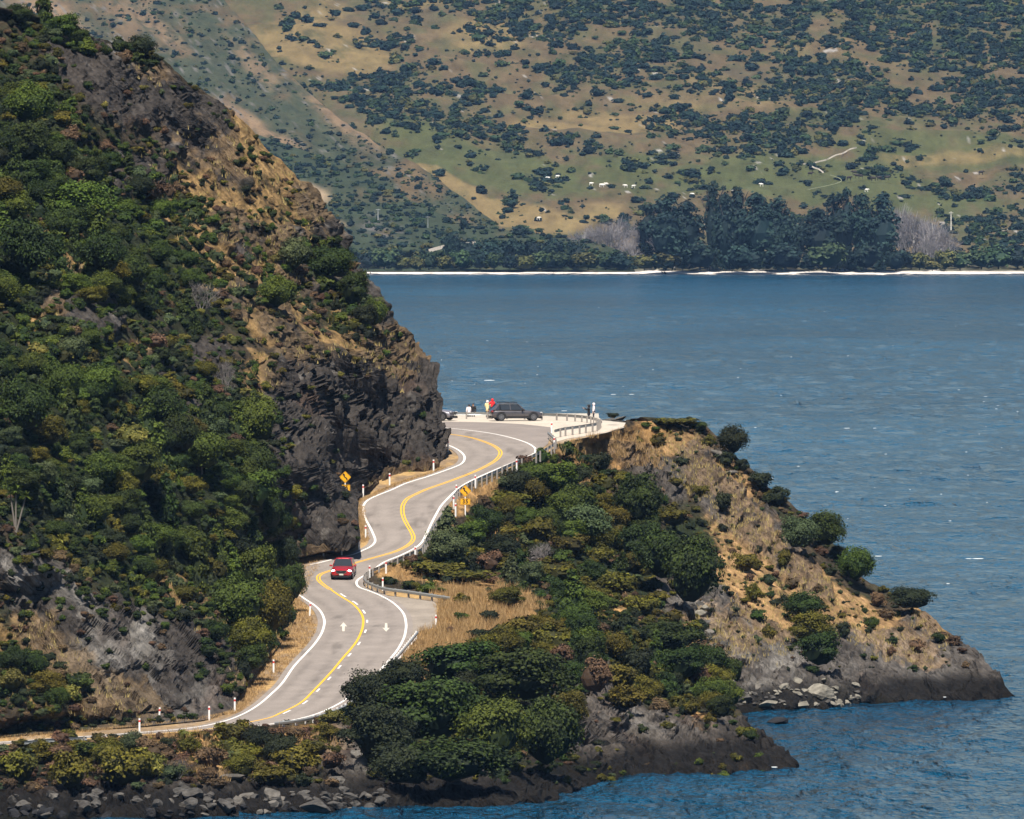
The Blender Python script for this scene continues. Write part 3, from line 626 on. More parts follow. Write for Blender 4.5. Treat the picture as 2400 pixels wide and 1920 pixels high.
def sliver(px, py, wpx):
    Y = float(YW(py)); x = (px-CX)/F*Y; hw = wpx/F*Y/2; n = 9; o = len(V)
    for k in range(n):
        t = k/(n-1)*2-1; r = .45*(1-t*t)**.7; jx = random.uniform(-.08, .08)
        z0 = .22*float(sm(4900, 1500, np.array(Y)))+.04; V.append((x+t*hw, Y-r*.9+jx, z0)); V.append((x+t*hw, Y+jx, z0+.02+.10*r*(hw if hw < 1.2 else 1.2))); V.append((x+t*hw, Y+r*.9, z0))
    for k in range(n-1):
        for j in (0, 1):
            a = o+k*3+j; T.append((a, a+3, a+4, a+1))
for a in [(1147, 894, 26), (1480, 927, 12), (1437, 927, 14), (1322, 966, 14), (1620, 908, 8), (1862, 920, 8), (2292, 1315, 26), (2270, 1315, 14), (2058, 1309, 16), (2222, 1374, 8), (1985, 1007, 14), (2050, 1007, 8), (2310, 932, 9), (1962, 1157, 8), (2240, 1635, 12), (2214, 1641, 8), (1815, 1806, 14)]: sliver(*a)
for k in range(90):
    py = random.uniform(700, 1250); sliver(random.uniform(900, 2400), py, random.uniform(1.5, 6)*(py/1000))
link('foam', mesh_np('foam', V, T), FOAM, kind='stuff', label='small white wave crests scattered over the blue lake')
# ------------------------------------------------------------------ the far shore and mountainside
YS = float(YW(643))
def baseFar(px, py):
    return np.interp(py, [-220, -60, 100, 220, 300, 400, 480, 540, 600, 632, 641, 646, 700], [6750, 6350, 5990, 5760, 5600, 5420, 5290, 5190, 5085, 5020, 5001, YS-20, YS-30])
def far0(px, py):
    q = np.stack([px/330, py/90, 0*px], -1)
    k = sm(620, 520, py)
    terr = np.abs(((py+px*.10+fbm(q, 301, 3)*60)/52 % 1)-.5)
    return baseFar(px, py)+k*(25+fbm(q, 300, 3)*22+terr*22)+(px-1600)*.02*k
rows = np.arange(-210, 660, 4.0)
f0 = Sheet(rows, [(-210, -400), (700, 500)], [(-210, 3050), (700, 3050)], 520, far0, skirt=False)
F1R = [(-210, 330), (-100, 430), (0, 520), (60, 575), (140, 640), (200, 700), (240, 745), (290, 800), (345, 890), (385, 960), (410, 1010), (450, 1060), (560, 1200), (640, 1200)]
def far1(px, py): 
    e = sm(0, 90, np.interp(py, [a for a, b in F1R], [b for a, b in F1R])-px)
    q = np.stack([px/130, py/130, 0*px], -1)
    g = np.abs((((px*.6-py*.75)/75+fbm(np.stack([px/160, py/160, 0*px], -1), 308, 3)) % 1)-.5)
    return baseFar(px, py)-30-45*sm(480, 300, py)+fbm(q, 310, 4)*18*sm(600, 400, py)+g*16*e*sm(600, 400, py)
rows = np.arange(-210, 598, 4.0)
f1 = Sheet(rows, [(-210, -400), (640, 100)], F1R, 260, far1)
F2R = [(300, 560), (328, 640), (350, 705), (375, 775), (396, 850), (425, 905), (468, 960), (505, 1040), (530, 1110), (545, 1230), (556, 1330), (575, 1420), (600, 1480), (645, 1490)]
def far2(px, py):
    e = sm(0, 60, np.interp(py, [a for a, b in F2R], [b for a, b in F2R])-px)
    q = np.stack([px/110, py/80, 0*px], -1)
    return baseFar(px, py)-4-85*sm(636, 570, py)+fbm(q, 320, 4)*12*e*sm(630, 560, py)
rows = np.arange(300, 637, 3.0)
f2 = Sheet(rows, [(300, 300), (700, 600)], F2R, 240, far2)
# colours: pasture, tan tussock, bracken, bush cover
FG = [(1150, 400, 330, 60, 12), (1450, 420, 250, 60, 5, .8), (1900, 430, 320, 60, 3), (2200, 360, 300, 60, 0, .8), (1000, 330, 120, 40, 20), (1300, 230, 200, 30, 0, .5), (2000, 290, 200, 30, 0, .6), (2150, 480, 300, 40, 4, .8), (1050, 250, 120, 20, 10, .4)]
FY = [(1000, 430, 190, 26, 22), (1200, 510, 180, 30, 8), (1350, 300, 200, 18, 4, .9), (760, 120, 170, 60, 10), (1450, 280, 160, 20, 5, .8), (1150, 90, 160, 50, 0, .7), (760, 30, 90, 40, 0, .7), (1000, 10, 120, 30, 0, .6), (1650, 250, 260, 30, 3, .6), (2250, 370, 200, 24, 0, .7), (1700, 200, 200, 30, 5, .5), (1400, 500, 80, 24, 0, .7), (2000, 130, 300, 30, 5, .5)]
FB = [(1050, 290, 220, 36, 10), (900, 240, 130, 40, 12), (1200, 60, 160, 40, 10, .8), (1750, 300, 220, 40, 10, .9), (2000, 230, 260, 40, 8), (2250, 120, 230, 60, 0), (1500, 150, 200, 40, 10, .8), (1700, 60, 260, 50, 8, .8), (2300, 30, 150, 50, 0), (1350, 180, 180, 22, 10, .8), (700, 60, 60, 40, 30, .6), (640, 120, 30, 20, 0, .8), (950, 120, 90, 40, 30, .7), (1250, 330, 200, 16, 8, .8), (2200, 440, 220, 20, 12, .8), (2350, 540, 120, 60, 0), (1000, 200, 160, 26, 12, .7), (1150, 320, 130, 24, 5, .9), (1350, 470, 120, 16, 8, .6), (1700, 330, 160, 18, 10, .8), (1950, 180, 200, 30, 10, .8), (2200, 60, 320, 90, 10, 1.2), (1500, 30, 300, 40, 0, .9), (2350, 230, 160, 60, 0, 1.0), (1150, 0, 300, 30, 0, .8)]  # bush cover; heavy ellipses along the top also paint in cloud shade
def far_col(sh, which):
    px, py = sh.PX, sh.PY; q = np.stack([px/60, py/26, 0*px], -1); q2 = np.stack([px/18, py/8, 0*px], -1); q3 = np.stack([px/200, py/60, 0*px], -1)
    n1 = fbm(q, 330, 4); n2 = fbm(q2, 331, 4); n3 = fbm(q3, 332, 3)
    tan = np.array([.118, .086, .046])*(1+.25*n2[..., None]); c = tan*np.ones(px.shape+(3,))
    c = mix(c, (.095, .078, .045), sm(0, .4, n3+.4*n1)*.8)
    if which == 0:
        c = mix(c, (.075, .085, .035), sm(-.25, .5, fbm(np.stack([px/35, py/14, 0*px], -1), 345, 5))*.6)
        c = mix(c, (.072, .088, .032), sm(.35, .8, ell(FG, px, py)+.45*n1+.2*n2)*.8)
        c = mix(c, (.22, .16, .07), sm(.35, .75, ell(FY, px, py)+.3*n1)*.8)
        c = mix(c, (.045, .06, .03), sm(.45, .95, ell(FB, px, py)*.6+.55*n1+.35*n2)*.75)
        c = mix(c, (.06, .065, .03), sm(.1, .6, n1+.6*n2)*.6*sm(520, 420, py))
        c = mix(c, (.38, .36, .34), sm(.62, .7, fbm(np.stack([px/22, py/12, 0*px], -1), 334, 3))*.9)
        st = sm(633, 636, py+2.5*vn(np.stack([px/30, 0*px, 0*px], -1), 5)); c = mix(c, (.78, .72, .66), st)
        st = sm(606, 614, py)*(1-st); c = mix(c, (.08, .08, .05), st*.7)
    elif which == 1:
        c = mix(c, (.05, .062, .035), sm(-.45, .15, n1+.4*n3)*.85)
        c = mix(c, (.22, .15, .09), ell([(800, 270, 120, 34, 42), (120, 60, 120, 50, 40), (560, 285, 90, 24, 30), (640, 330, 60, 18, 20), (300, 20, 60, 50, 60, .6), (360, 60, 100, 16, 40, .8), (600, 160, 80, 20, 45, .7)], px, py)*sm(-.5, .3, n2+.7))
        c = mix(c, (.035, .05, .03), sm(.1, .4, n2+.5*n1)*.6)
        c = mix(c, (.15, .14, .13), sm(.4, .6, fbm(np.stack([(px+py)/30, (py-px)/12, 0*px], -1), 336, 3))*.8)
    else:
        c = mix(c, (.035, .05, .028), sm(-.9, -.2, n1)*.95)
        c = mix(c, (.34, .25, .16), ell([(730, 452, 42, 18, 20), (770, 520, 40, 10, 10, .6)], px, py))
        c = mix(c, (.16, .14, .14), ell([(900, 540, 50, 30, 20, .7)], px, py)*sm(-.2, .3, n2))
    return np.clip(c, .005, 1)
f0.P[..., 2] += fbm(f0.P*np.array([1, .25, 1])/18, 340, 3)*1.2*sm(625, 560, f0.PY)
f0.P[..., 2] += fbm(f0.P*np.array([1, .35, 0])/55, 341, 4, True)*4.5*sm(600, 380, f0.PY)
f1.P[..., 2] += fbm(np.stack([(f1.P[..., 0]*.8+f1.P[..., 2]*.9), (f1.P[..., 2]*.8-f1.P[..., 0]*.9)*.35, f1.P[..., 1]*.02], -1)/9, 342, 4, True)*2.0
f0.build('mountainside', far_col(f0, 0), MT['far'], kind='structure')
f1.build('mountain_spur', far_col(f1, 1), MT['far'], kind='structure')
f2.build('wooded_spur', far_col(f2, 2), MT['far'], kind='structure')
PALE = plain('pale_track', (.42, .38, .33), .9, scale=.3)
def far_strip(name, sh, pts, wpx, lift, mat=PALE):
    a = arc(pts, 4.0); V = []
    for i, (x, y) in enumerate(a):
        t = a[min(i+1, len(a)-1)]-a[max(i-1, 0)]; t = t/np.linalg.norm(t); nn = np.array([-t[1], t[0]])*wpx/2
        for s_ in (-1, 1):
            q = sh.at(x+nn[0]*s_, y+nn[1]*s_); Y = sh.at(x, y)[1]-12
            V.append(un(x+nn[0]*s_, y+nn[1]*s_, Y))
    i = np.arange(len(a)-1)*2
    return link(name, mesh_np(name, V, np.stack([i, i+2, i+3, i+1], 1)), mat, kind='structure')
# the pale shingle beach
xb = np.arange(700, 2760, 5.0); V = []; nb_ = 1.6*vn(np.stack([xb/40, 0*xb, 0*xb], -1), 3)+1.0*vn(np.stack([xb/12, 0*xb, 0*xb], -1), 4)
for x, e in zip(xb, nb_):
    for (py, dy, z) in ((0, 26, .42+.2*e), (0, 13, .34+.15*e), (0, 5, .22+.15*e), (0, -2+4*e, -.15)):
        Y = YS+dy; V.append(((x-CX)/F*Y, Y, z))
i = (np.arange(len(xb)-1)[:, None]*4+np.arange(3)[None]).ravel()
link('beach', mesh_np('beach', V, np.stack([i, i+1, i+5, i+4], 1)), plain('pale_shingle', (.24, .235, .23), .9, scale=.05, var=.35), kind='structure')
far_strip('farm_track', f0, [(2008, 346), (1992, 350), (1976, 359), (1958, 364), (1938, 374), (1918, 379), (1895, 386)], 3.2, 1)
far_strip('farm_track', f0, [(1882, 384), (1896, 386), (1908, 393), (1920, 397), (1930, 405)], 3.2, 1)
far_strip('farm_track', f0, [(1945, 410), (1968, 418), (1970, 426), (1940, 435), (1890, 445)], 1.6, 1, plain('faint_track', (.22, .24, .15), .9))
far_strip('far_road', f2, [(1005, 588), (1030, 581), (1060, 574), (1085, 572), (1115, 570)], 8, 1)

# ------------------------------------------------------------------ plant shapes
def crown_np(seed, nb, nl, ls, kind='round', core=.8):
    r = np.random.default_rng(seed); V = []; Fq = []; tint = []
    asp_ = 1.0
    if kind == 'tall':
        asp_ = 2.0; z = r.uniform(-1, 1, nb); a = r.uniform(0, 6.283, nb); rad = np.sqrt(np.clip(1-z**2, 0, 1))*.62*(.55+.45*r.uniform(size=nb))*np.where(z > .3, 1-.45*(z-.3), 1); bc = np.stack([np.cos(a)*rad, np.sin(a)*rad, z*1.62], 1); br = r.uniform(.26, .44, nb)
    elif kind == 'round':
        d = r.normal(size=(nb, 3)); d /= np.linalg.norm(d, axis=1, keepdims=True); d[:, 2] = np.where(d[:, 2] < -.35, -d[:, 2]*.6, d[:, 2])
        bc = d*np.array([.66, .66, .6])*r.uniform(.7, 1.15, (nb, 1)); br = r.uniform(.22, .44, nb)
    elif kind == 'cone':
        z = r.uniform(-.85, .95, nb); rad = (1-z)/2*.85+.06; a = r.uniform(0, 6.283, nb)
        bc = np.stack([np.cos(a)*rad*.7, np.sin(a)*rad*.7, z], 1); br = .14+.2*(1-z)/2*r.uniform(.8, 1.3, nb)
    else:   # flat mat
        a = r.uniform(0, 6.283, nb); q = np.sqrt(r.uniform(0, 1, nb)); bc = np.stack([np.cos(a)*q*.75, np.sin(a)*q*.75, r.uniform(-.3, .45, nb)*(1-q*.5)], 1); br = r.uniform(.2, .36, nb)
    bt = r.uniform(0, 1, nb)
    k = r.integers(0, nb, nl); d = r.normal(size=(nl, 3)); d /= np.linalg.norm(d, axis=1, keepdims=True)
    d[:, 2] = np.where(r.uniform(size=nl) < .6, np.abs(d[:, 2]), d[:, 2])
    pos = bc[k]+d*br[k][:, None]*np.where(r.uniform(size=(nl, 1)) < .12, r.uniform(1.05, 1.4, (nl, 1)), r.uniform(.7, 1.08, (nl, 1)))*np.array([1, 1, .85])
    out = pos/(np.linalg.norm(pos, axis=1, keepdims=True)+1e-6)
    n = d*.7+out*.5+np.array([0, 0, .35])+r.normal(size=(nl, 3))*.55; n /= np.linalg.norm(n, axis=1, keepdims=True)
    t = np.cross(n, r.normal(size=(nl, 3))); t /= np.linalg.norm(t, axis=1, keepdims=True); b = np.cross(n, t)
    s = ls*r.uniform(.6, 1.35, (nl, 1))
    q = np.stack([pos-t*s-b*s*.55, pos+t*s*.2-b*s*.8, pos+t*s+b*s*.5, pos-t*s*.25+b*s*.75], 1)
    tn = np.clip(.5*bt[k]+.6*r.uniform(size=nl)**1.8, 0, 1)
    q[..., 2] /= asp_
    V = q.reshape(-1, 3); tint = np.repeat(tn, 4); Fq = np.arange(nl*4).reshape(-1, 4)
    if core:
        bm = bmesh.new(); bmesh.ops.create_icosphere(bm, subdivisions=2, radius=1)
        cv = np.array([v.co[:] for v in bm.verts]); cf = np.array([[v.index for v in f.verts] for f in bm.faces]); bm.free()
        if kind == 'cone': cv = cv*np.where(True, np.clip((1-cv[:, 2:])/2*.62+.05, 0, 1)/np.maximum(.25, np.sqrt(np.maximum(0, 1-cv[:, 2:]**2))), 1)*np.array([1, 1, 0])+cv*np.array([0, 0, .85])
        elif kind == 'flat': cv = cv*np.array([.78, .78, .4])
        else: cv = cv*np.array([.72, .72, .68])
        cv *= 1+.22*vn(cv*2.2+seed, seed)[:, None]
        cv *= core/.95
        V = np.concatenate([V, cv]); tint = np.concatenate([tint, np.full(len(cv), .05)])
        return V, Fq, cf+nl*4, tint
    return V, Fq, None, tint
CR = {}
def crown_mesh(key, mat, *a, **k):
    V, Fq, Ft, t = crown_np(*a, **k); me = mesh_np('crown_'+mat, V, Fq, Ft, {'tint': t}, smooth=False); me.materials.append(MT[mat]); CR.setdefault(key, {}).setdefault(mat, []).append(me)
GREENS = ('dgreen', 'mgreen', 'olive', 'brown', 'grey', 'yellow', 'black')
for gi, mt in enumerate(GREENS):
    for v in range(3): crown_mesh('s', mt, 10*gi+v+1, 13, 2600, .062)
    crown_mesh('flat', mt, 10*gi+5, 14, 1500, .07, 'flat')
    crown_mesh('cone', mt, 10*gi+6, 40, 1700, .065, 'cone')
for mt in ('dgreen', 'mgreen', 'olive', 'grey', 'black'):
    for v in range(2): crown_mesh('big', mt, 80+v, 30, 10500, .036)
for mt in ('fdark', 'fmid', 'foliv'):
    for v in range(3): crown_mesh('tall', mt, 190+v, 36, 2200, .085, 'tall')
    for v in range(3): crown_mesh('s', mt, 90+v, 16, 900, .09)
    crown_mesh('cone', mt, 95, 40, 900, .085, 'cone')
def twig_np(seed, n0=9, up=1.0, spread=.55):
    """bare branches: forking thin three-sided tubes inside a unit crown, base at z=-1"""
    r = np.random.default_rng(seed); V = []; T = []
    def seg(a, b, ra, rb):
        d = b-a; d /= np.linalg.norm(d)+1e-9; u = np.cross(d, [.3, .9, .1]); u /= np.linalg.norm(u)+1e-9; w_ = np.cross(d, u); o = len(V)
        for c_, rr in ((a, ra), (b, rb)):
            for k in range(3): V.append(c_+(u*math.cos(k*2.094)+w_*math.sin(k*2.094))*rr)
        for k in range(3): T.append((o+k, o+(k+1) % 3, o+3+(k+1) % 3, o+3+k))
    def grow(p, d, L, rad, lv):
        e = p+d*L; seg(p, e, rad, rad*.6)
        if lv == 0: return
        for k in range(3 if lv > 1 else 4):
            nd = d+r.normal(size=3)*spread; nd[2] += .15; nd /= np.linalg.norm(nd); grow(e-d*L*r.uniform(0, .35), nd, L*r.uniform(.6, .85), rad*.58, lv-1)
    for k in range(n0):
        a = r.uniform(0, 6.283); d = np.array([math.cos(a)*.45, math.sin(a)*.45, up]); d /= np.linalg.norm(d); grow(np.array([r.uniform(-.15, .15), r.uniform(-.15, .15), -1.0]), d, .55, .03, 4)
    V = np.array(V); s = np.abs(V[:, :2]).max(); V[:, :2] /= s; V[:, 2] = (V[:, 2]+1)/(V[:, 2].max()+1)*2-1
    return V, np.array(T), np.clip(.3+.4*r.uniform(size=len(V)), 0, 1)
for mt in ('twig', 'ftwig'):
    for v in range(2):
        V, T_, t = twig_np(200+v, 7 if mt == 'twig' else 8); me = mesh_np('twigs', V, T_, None, {'tint': t}, smooth=False); me.materials.append(MT[mt]); CR.setdefault('twig', {}).setdefault(mt, []).append(me)

def trunk_mesh(name='trunk', hgt=1.0, seed=0):
    r = random.Random(seed); V = []; Q = []
    def tube(pts, rr):
        o = len(V); n = 7
        for (p, ra) in zip(pts, rr):
            for k in range(n): V.append((p[0]+ra*math.cos(k*6.283/n), p[1]+ra*math.sin(k*6.283/n), p[2]))
        for i in range(len(pts)-1):
            for k in range(n): Q.append((o+i*n+k, o+i*n+(k+1) % n, o+(i+1)*n+(k+1) % n, o+(i+1)*n+k))
    tube([(0, 0, -.18), (.02, 0, 0), (.05, .02, .5), (.03, .03, 1)], [.10, .075, .055, .03])
    for k in range(5):
        a = k*1.3+r.random(); z = .35+.1*k
        tube([(.03, .02, z), (.2*math.cos(a), .2*math.sin(a), z+.2), (.42*math.cos(a), .42*math.sin(a), z+.45)], [.035, .025, .01])
    return mesh_np(name, V, Q)
TR = trunk_mesh(); TR.materials.append(MT['trunk'])
TRP = trunk_mesh(seed=3); TRP.materials.append(MT['palebark'])

def place_crown(name, me, px, py, rx, rz, Y, parent=None, depth=1.0, rot=None, rnd=random):
    k = F/Y; c = un(px, py, Y)
    o = bpy.data.objects.new(name, me); COL.objects.link(o)
    o.scale = (rx/k, rx/k*depth, rz/k); o.rotation_euler = (0, 0, rnd.uniform(0, 6.283) if rot is None else rot)
    if parent: o.parent = parent; o.location = Vector(c)-parent.location
    else: o.location = c
    return o
ADJ = {'dgreen': 'dark green', 'mgreen': 'fresh green', 'olive': 'olive green', 'brown': 'brown dry', 'grey': 'grey green', 'yellow': 'yellow green', 'black': 'blackish green',
       'fdark': 'dark blue green', 'fmid': 'mid green', 'foliv': 'olive yellow', 'twig': 'bare grey', 'ftwig': 'bare grey'}
def tree(px, py, rx, rz, mat, sheet, label, group=None, key='big', cat='tree', Y=None, trunk=TR, dpt=1.0, name='tree', off=0, far=False):
    Yb = min(float(sheet.at(px, min(py+rz*q, sheet.rows[-1]-2))[1]) for q in (0, .4, .85))-.25*rx/28 if Y is None else Y
    k = F/Yb; base = un(px, py+rz*.95, Yb)
    t = empty(name, base, label=label, cat=cat, group=group)
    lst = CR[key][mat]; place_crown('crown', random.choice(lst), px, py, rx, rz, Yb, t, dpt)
    tk = bpy.data.objects.new('trunk', trunk); COL.objects.link(tk); tk.parent = t; tk.location = (0, 0, -.1*rz/k); s_ = rz*(1.1 if far else .62)/k; tk.scale = (s_*.6, s_*.6, s_); tk.location[2] = (.45 if far else .72)*rz/k
    return t

# ------------------------------------------------------------------ trees along the far shore
def pxw(x): return 'left' if x < 1100 else ('middle' if x < 1500 else 'right')
FT = []
rr = random.Random(5)
# the tall dark plantation
for (x, top, bot, rx, key, m, lb) in [
  (1560, 462, 638, 51, 'tall', 'fdark', 'broad dark tree at the left end of the tall grove'), (1520, 480, 600, 38, 'tall', 'fdark', 'round tree just left of the tall grove behind grey bare trees'),
  (1610, 468, 630, 49, 'tall', 'fdark', 'round-headed dark tree between the broad one and the tall spire'), (1672, 418, 640, 30, 'cone', 'fdark', 'tallest pointed conifer of the far grove'), (1700, 450, 640, 34, 'cone', 'fdark', 'pointed tree behind the tallest spire'),
  (1728, 432, 640, 44, 'tall', 'fdark', 'tall dark tree right of the pointed spire'), (1772, 450, 638, 51, 'tall', 'fdark', 'tall full tree in the left half of the grove'), (1824, 458, 640, 49, 'tall', 'fdark', 'tall tree left of the dip in the grove'), (1866, 500, 640, 40, 's', 'fdark', 'lower tree in the dip of the grove'),
  (1916, 486, 638, 51, 'tall', 'fdark', 'dark tree just right of the dip in the grove'), (1962, 452, 640, 49, 'tall', 'fdark', 'full tree in the right half of the grove'), (1985, 440, 620, 30, 'cone', 'fdark', 'slim pointed tree in the right half of the grove'), (2020, 452, 640, 47, 'tall', 'fdark', 'tall tree near the right end of the grove'), (2066, 458, 640, 49, 'tall', 'fdark', 'rightmost tall tree of the grove'),
  (1640, 560, 642, 50, 's', 'fdark', 'low spreading tree at the foot of the tall spire'), (1740, 560, 642, 56, 's', 'fdark', 'low spreading tree under the left half of the grove'), (1840, 565, 642, 56, 's', 'fdark', 'low spreading tree in the middle of the grove edge'), (1940, 560, 642, 56, 's', 'fmid', 'lighter spreading tree at the foot of the grove'), (2030, 565, 642, 50, 's', 'fdark', 'low spreading tree under the right half of the grove'), (2100, 580, 642, 34, 's', 'fdark', 'low tree at the right foot of the grove')]:
    key = 'tall' if key == 'cone' else key
    FT.append((x, top, bot, rx, key, m, lb, 'tall dark trees of the grove on the far shore'))
def shz(x, top):
    for lim, t in ((880, 'nearest the big left hill'), (960, 'below the wooded spur'), (1040, 'below the left road end'), (1110, 'below the right road end'), (1180, 'beneath the small skyline tree'), (1240, 'below the yellow field'), (1300, 'under the small pointed conifer'), (1365, 'left of the bare grey trees'), (1440, 'before the first bare grey trees'), (1530, 'before the palest bare tree'), (1620, 'at the left foot of the grove'),
                   (2160, 'at the right foot of the grove'), (2235, 'below the right-hand bare trees'), (2275, 'below the pale pole'), (2360, 'right of the pale pole'), (9999, 'at the right edge of the view')):
        if x < lim: return t+(', higher up' if top < 570 and x < 1400 else '')
lab = {'fdark': 'dark round tree', 'fmid': 'mid green round tree', 'foliv': 'yellowish round tree'}
for (x, top, rx, m) in [(862, 590, 34, 'fdark'), (900, 580, 36, 'fmid'), (940, 600, 26, 'foliv'), (975, 605, 24, 'foliv'), (1005, 590, 26, 'fmid'), (1045, 600, 32, 'foliv'), (1080, 585, 34, 'fmid'), (1125, 590, 28, 'fdark'), (1158, 592, 26, 'fmid'), (1195, 595, 28, 'fdark'), (1230, 600, 30, 'foliv'),
   (1270, 588, 32, 'fmid'), (1310, 590, 34, 'fmid'), (1345, 600, 34, 'fdark'), (1378, 592, 38, 'foliv'), (1420, 590, 32, 'fmid'), (1455, 598, 40, 'fdark'), (1510, 598, 38, 'foliv'), (1555, 590, 40, 'foliv'), (1600, 600, 32, 'foliv'), (2135, 590, 30, 'fdark'), (2155, 592, 30, 'foliv'), (2185, 610, 30, 'foliv'),
   (2215, 585, 30, 'foliv'), (2250, 590, 36, 'fmid'), (2300, 580, 40, 'fmid'), (2340, 575, 44, 'fmid'), (2385, 570, 40, 'fdark'), (2430, 575, 40, 'fmid'), (1100, 560, 34, 'fdark'), (1150, 560, 34, 'fdark'), (1200, 562, 36, 'fdark'), (1250, 565, 34, 'fdark'), (1300, 560, 34, 'fdark'), (1350, 565, 30, 'fdark'), (1060, 545, 24, 'fdark')]:
    FT.append((x, top-6, 638 if top > 566 else 622, rx*1.12, 's', m, lab[m]+' on the far shore '+shz(x, top), lab[m].replace('tree', 'trees')+' on the far shore '+shz(x, top)))
FT.append((1250+40, 548, 600, 16, 'cone', 'fdark', 'small pointed conifer standing out of the far shore bush', None))
FT.append((1085, 505, 545, 12, 's', 'fdark', 'dark tree on the skyline of the wooded spur above the far road', None))
FT.append((1220, 525, 560, 22, 's', 'fdark', 'round tree at the right end of the yellow field across the lake', None))
for (x, top, bot, rx, key, m, lb, gp) in FT:
    Y = YS-16+(642-bot)*1.1+rr.uniform(-3, 3)+(18 if 'grove' in lb and bot == 640 else 0)
    tree(x, (top+bot)/2+2, rx*1.08, (bot-top)/2*1.06, m, f0, lb, gp, key, Y=Y, dpt=.8, far=True)
for i, (x, top, bot, rx) in enumerate([(1370, 530, 605, 44), (1430, 515, 610, 50), (1520, 500, 615, 50), (1580, 520, 625, 40), (2110, 470, 600, 36), (2140, 490, 610, 44), (2185, 500, 620, 44), (2225, 540, 620, 30), (1400, 520, 600, 40), (1450, 500, 600, 46), (1500, 520, 610, 36), (1562, 505, 625, 36), (1600, 540, 630, 30), (1480, 560, 620, 40), (2120, 480, 600, 34), (2160, 500, 610, 40), (2200, 520, 620, 30), (2172, 545, 625, 26), (1660, 590, 640, 26)]):
    Y = YS+10+(642-bot)*1.0
    t = empty('bare_tree', un(x, bot, Y), label=('leafless grey tree left of the dark grove on the far shore' if x < 1700 else 'leafless grey tree right of the dark grove on the far shore'), cat='tree', group=('bare grey trees left of the dark grove' if x < 1700 else 'bare grey trees right of the dark grove'))
    place_crown('crown', CR['twig']['ftwig'][i % 2], x, (top+bot)/2, rx*1.2, (bot-top)/2, Y, t)
    tk = bpy.data.objects.new('trunk', TRP); COL.objects.link(tk); tk.parent = t; s_ = (bot-top)*.8/(F/Y); tk.scale = (s_*.3, s_*.3, s_)

# bushes over the mountainside: the largest as things, the rest as one cover
ico = bmesh.new(); bmesh.ops.create_icosphere(ico, subdivisions=1, radius=1); IV = np.array([v.co[:] for v in ico.verts]); IF = np.array([[v.index for v in f.verts] for f in ico.faces]); ico.free()
def lump(seed, amp=.35):
    d = 1+amp*vn(IV*1.7+seed*3.1, seed); v = IV*d[:, None]; v[:, 2] = np.maximum(v[:, 2], -.35); return v
LUMPS = [lump(s) for s in range(8)]
def scatter_far(sh, n, dens, smin, smax, seed):
    r = np.random.default_rng(seed); x = r.uniform(650, 2700, n) if sh is f0 else r.uniform(-100, 1480, n); y = r.uniform(sh.rows[0]+5, sh.rows[-1]-8, n)
    d = dens(x, y); k = r.uniform(size=n) < d; x, y = x[k], y[k]; out = []
    s = smin+(smax-smin)*r.uniform(size=len(x))**3.2
    for a, b, c in zip(x, y, s):
        if sh.inside(a, b, 3): out.append((sh.at(a, b), c, a, b))
    return out
sc = []
for k in range(420):
    x = rr.uniform(850, 2450); 
    y = rr.uniform(600, 629); sc.append((un(x, y, YS-6+(642-y)*1.2), rr.uniform(7, 17), x, y))
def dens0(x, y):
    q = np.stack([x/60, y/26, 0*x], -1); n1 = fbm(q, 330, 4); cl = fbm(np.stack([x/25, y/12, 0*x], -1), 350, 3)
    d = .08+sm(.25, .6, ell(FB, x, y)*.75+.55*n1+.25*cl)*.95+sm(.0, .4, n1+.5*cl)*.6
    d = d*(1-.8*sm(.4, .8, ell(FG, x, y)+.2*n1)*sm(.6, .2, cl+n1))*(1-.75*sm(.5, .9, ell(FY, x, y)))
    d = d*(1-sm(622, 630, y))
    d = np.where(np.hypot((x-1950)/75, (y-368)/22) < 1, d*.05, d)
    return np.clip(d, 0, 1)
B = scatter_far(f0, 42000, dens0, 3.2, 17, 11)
B += sc
B += scatter_far(f1, 17000, lambda x, y: .25+.6*sm(300, 400, y)+sm(0, .4, fbm(np.stack([x/40, y/40, 0*x], -1), 360, 3))*.6, 2.6, 10, 12)
B += scatter_far(f2, 5200, lambda x, y: np.where(ell([(730, 452, 44, 18, 20)], x, y) > .4, 0, 1.0), 4.5, 13, 13)
B.sort(key=lambda b: -b[1]); 
bm_l = {'fdark': [], 'fmid': []}
for v in range(3):
    V, Fq, Ft, t = crown_np(500+v, 9, 260, .16); me = mesh_np('far_bush', V, Fq, Ft, {'tint': t}, smooth=False); me.materials.append(MT['fdark']); bm_l['fdark'].append(me)
    me = me.copy(); me.materials.clear(); me.materials.append(MT['fmid']); bm_l['fmid'].append(me)
ind = [b for b in B if -20 < b[2] < 2420 and -5 < b[3] < 560][:240]; ids = set(id(b) for b in ind)
FLM = [("the far farm track", 1950, 368), ("the tallest pointed conifer", 1672, 400), ("the yellow field across the lake", 1180, 500), ("the tan strip on the mountain spur", 800, 270), ("the far sheep flock", 1430, 440), ("the pale pole across the lake", 2229, 515), ("the dark cattle", 2030, 420), ("the far road", 1060, 578), ("the right half of the grove", 2000, 430),
 ("the upper right corner", 2380, 20), ("the middle of the top edge", 1500, 0), ("the upper left tan field", 800, 60), ("the band of pale boulders up the mountain", 1400, 200), ("the tan terrace in mid-mountain", 1350, 300), ("the green slope beside the tan strip", 1000, 330), ("the dark scrub band at far right", 2250, 200), ("the brown terrace above the track", 1850, 230), ("the green pasture at right", 2250, 330)]
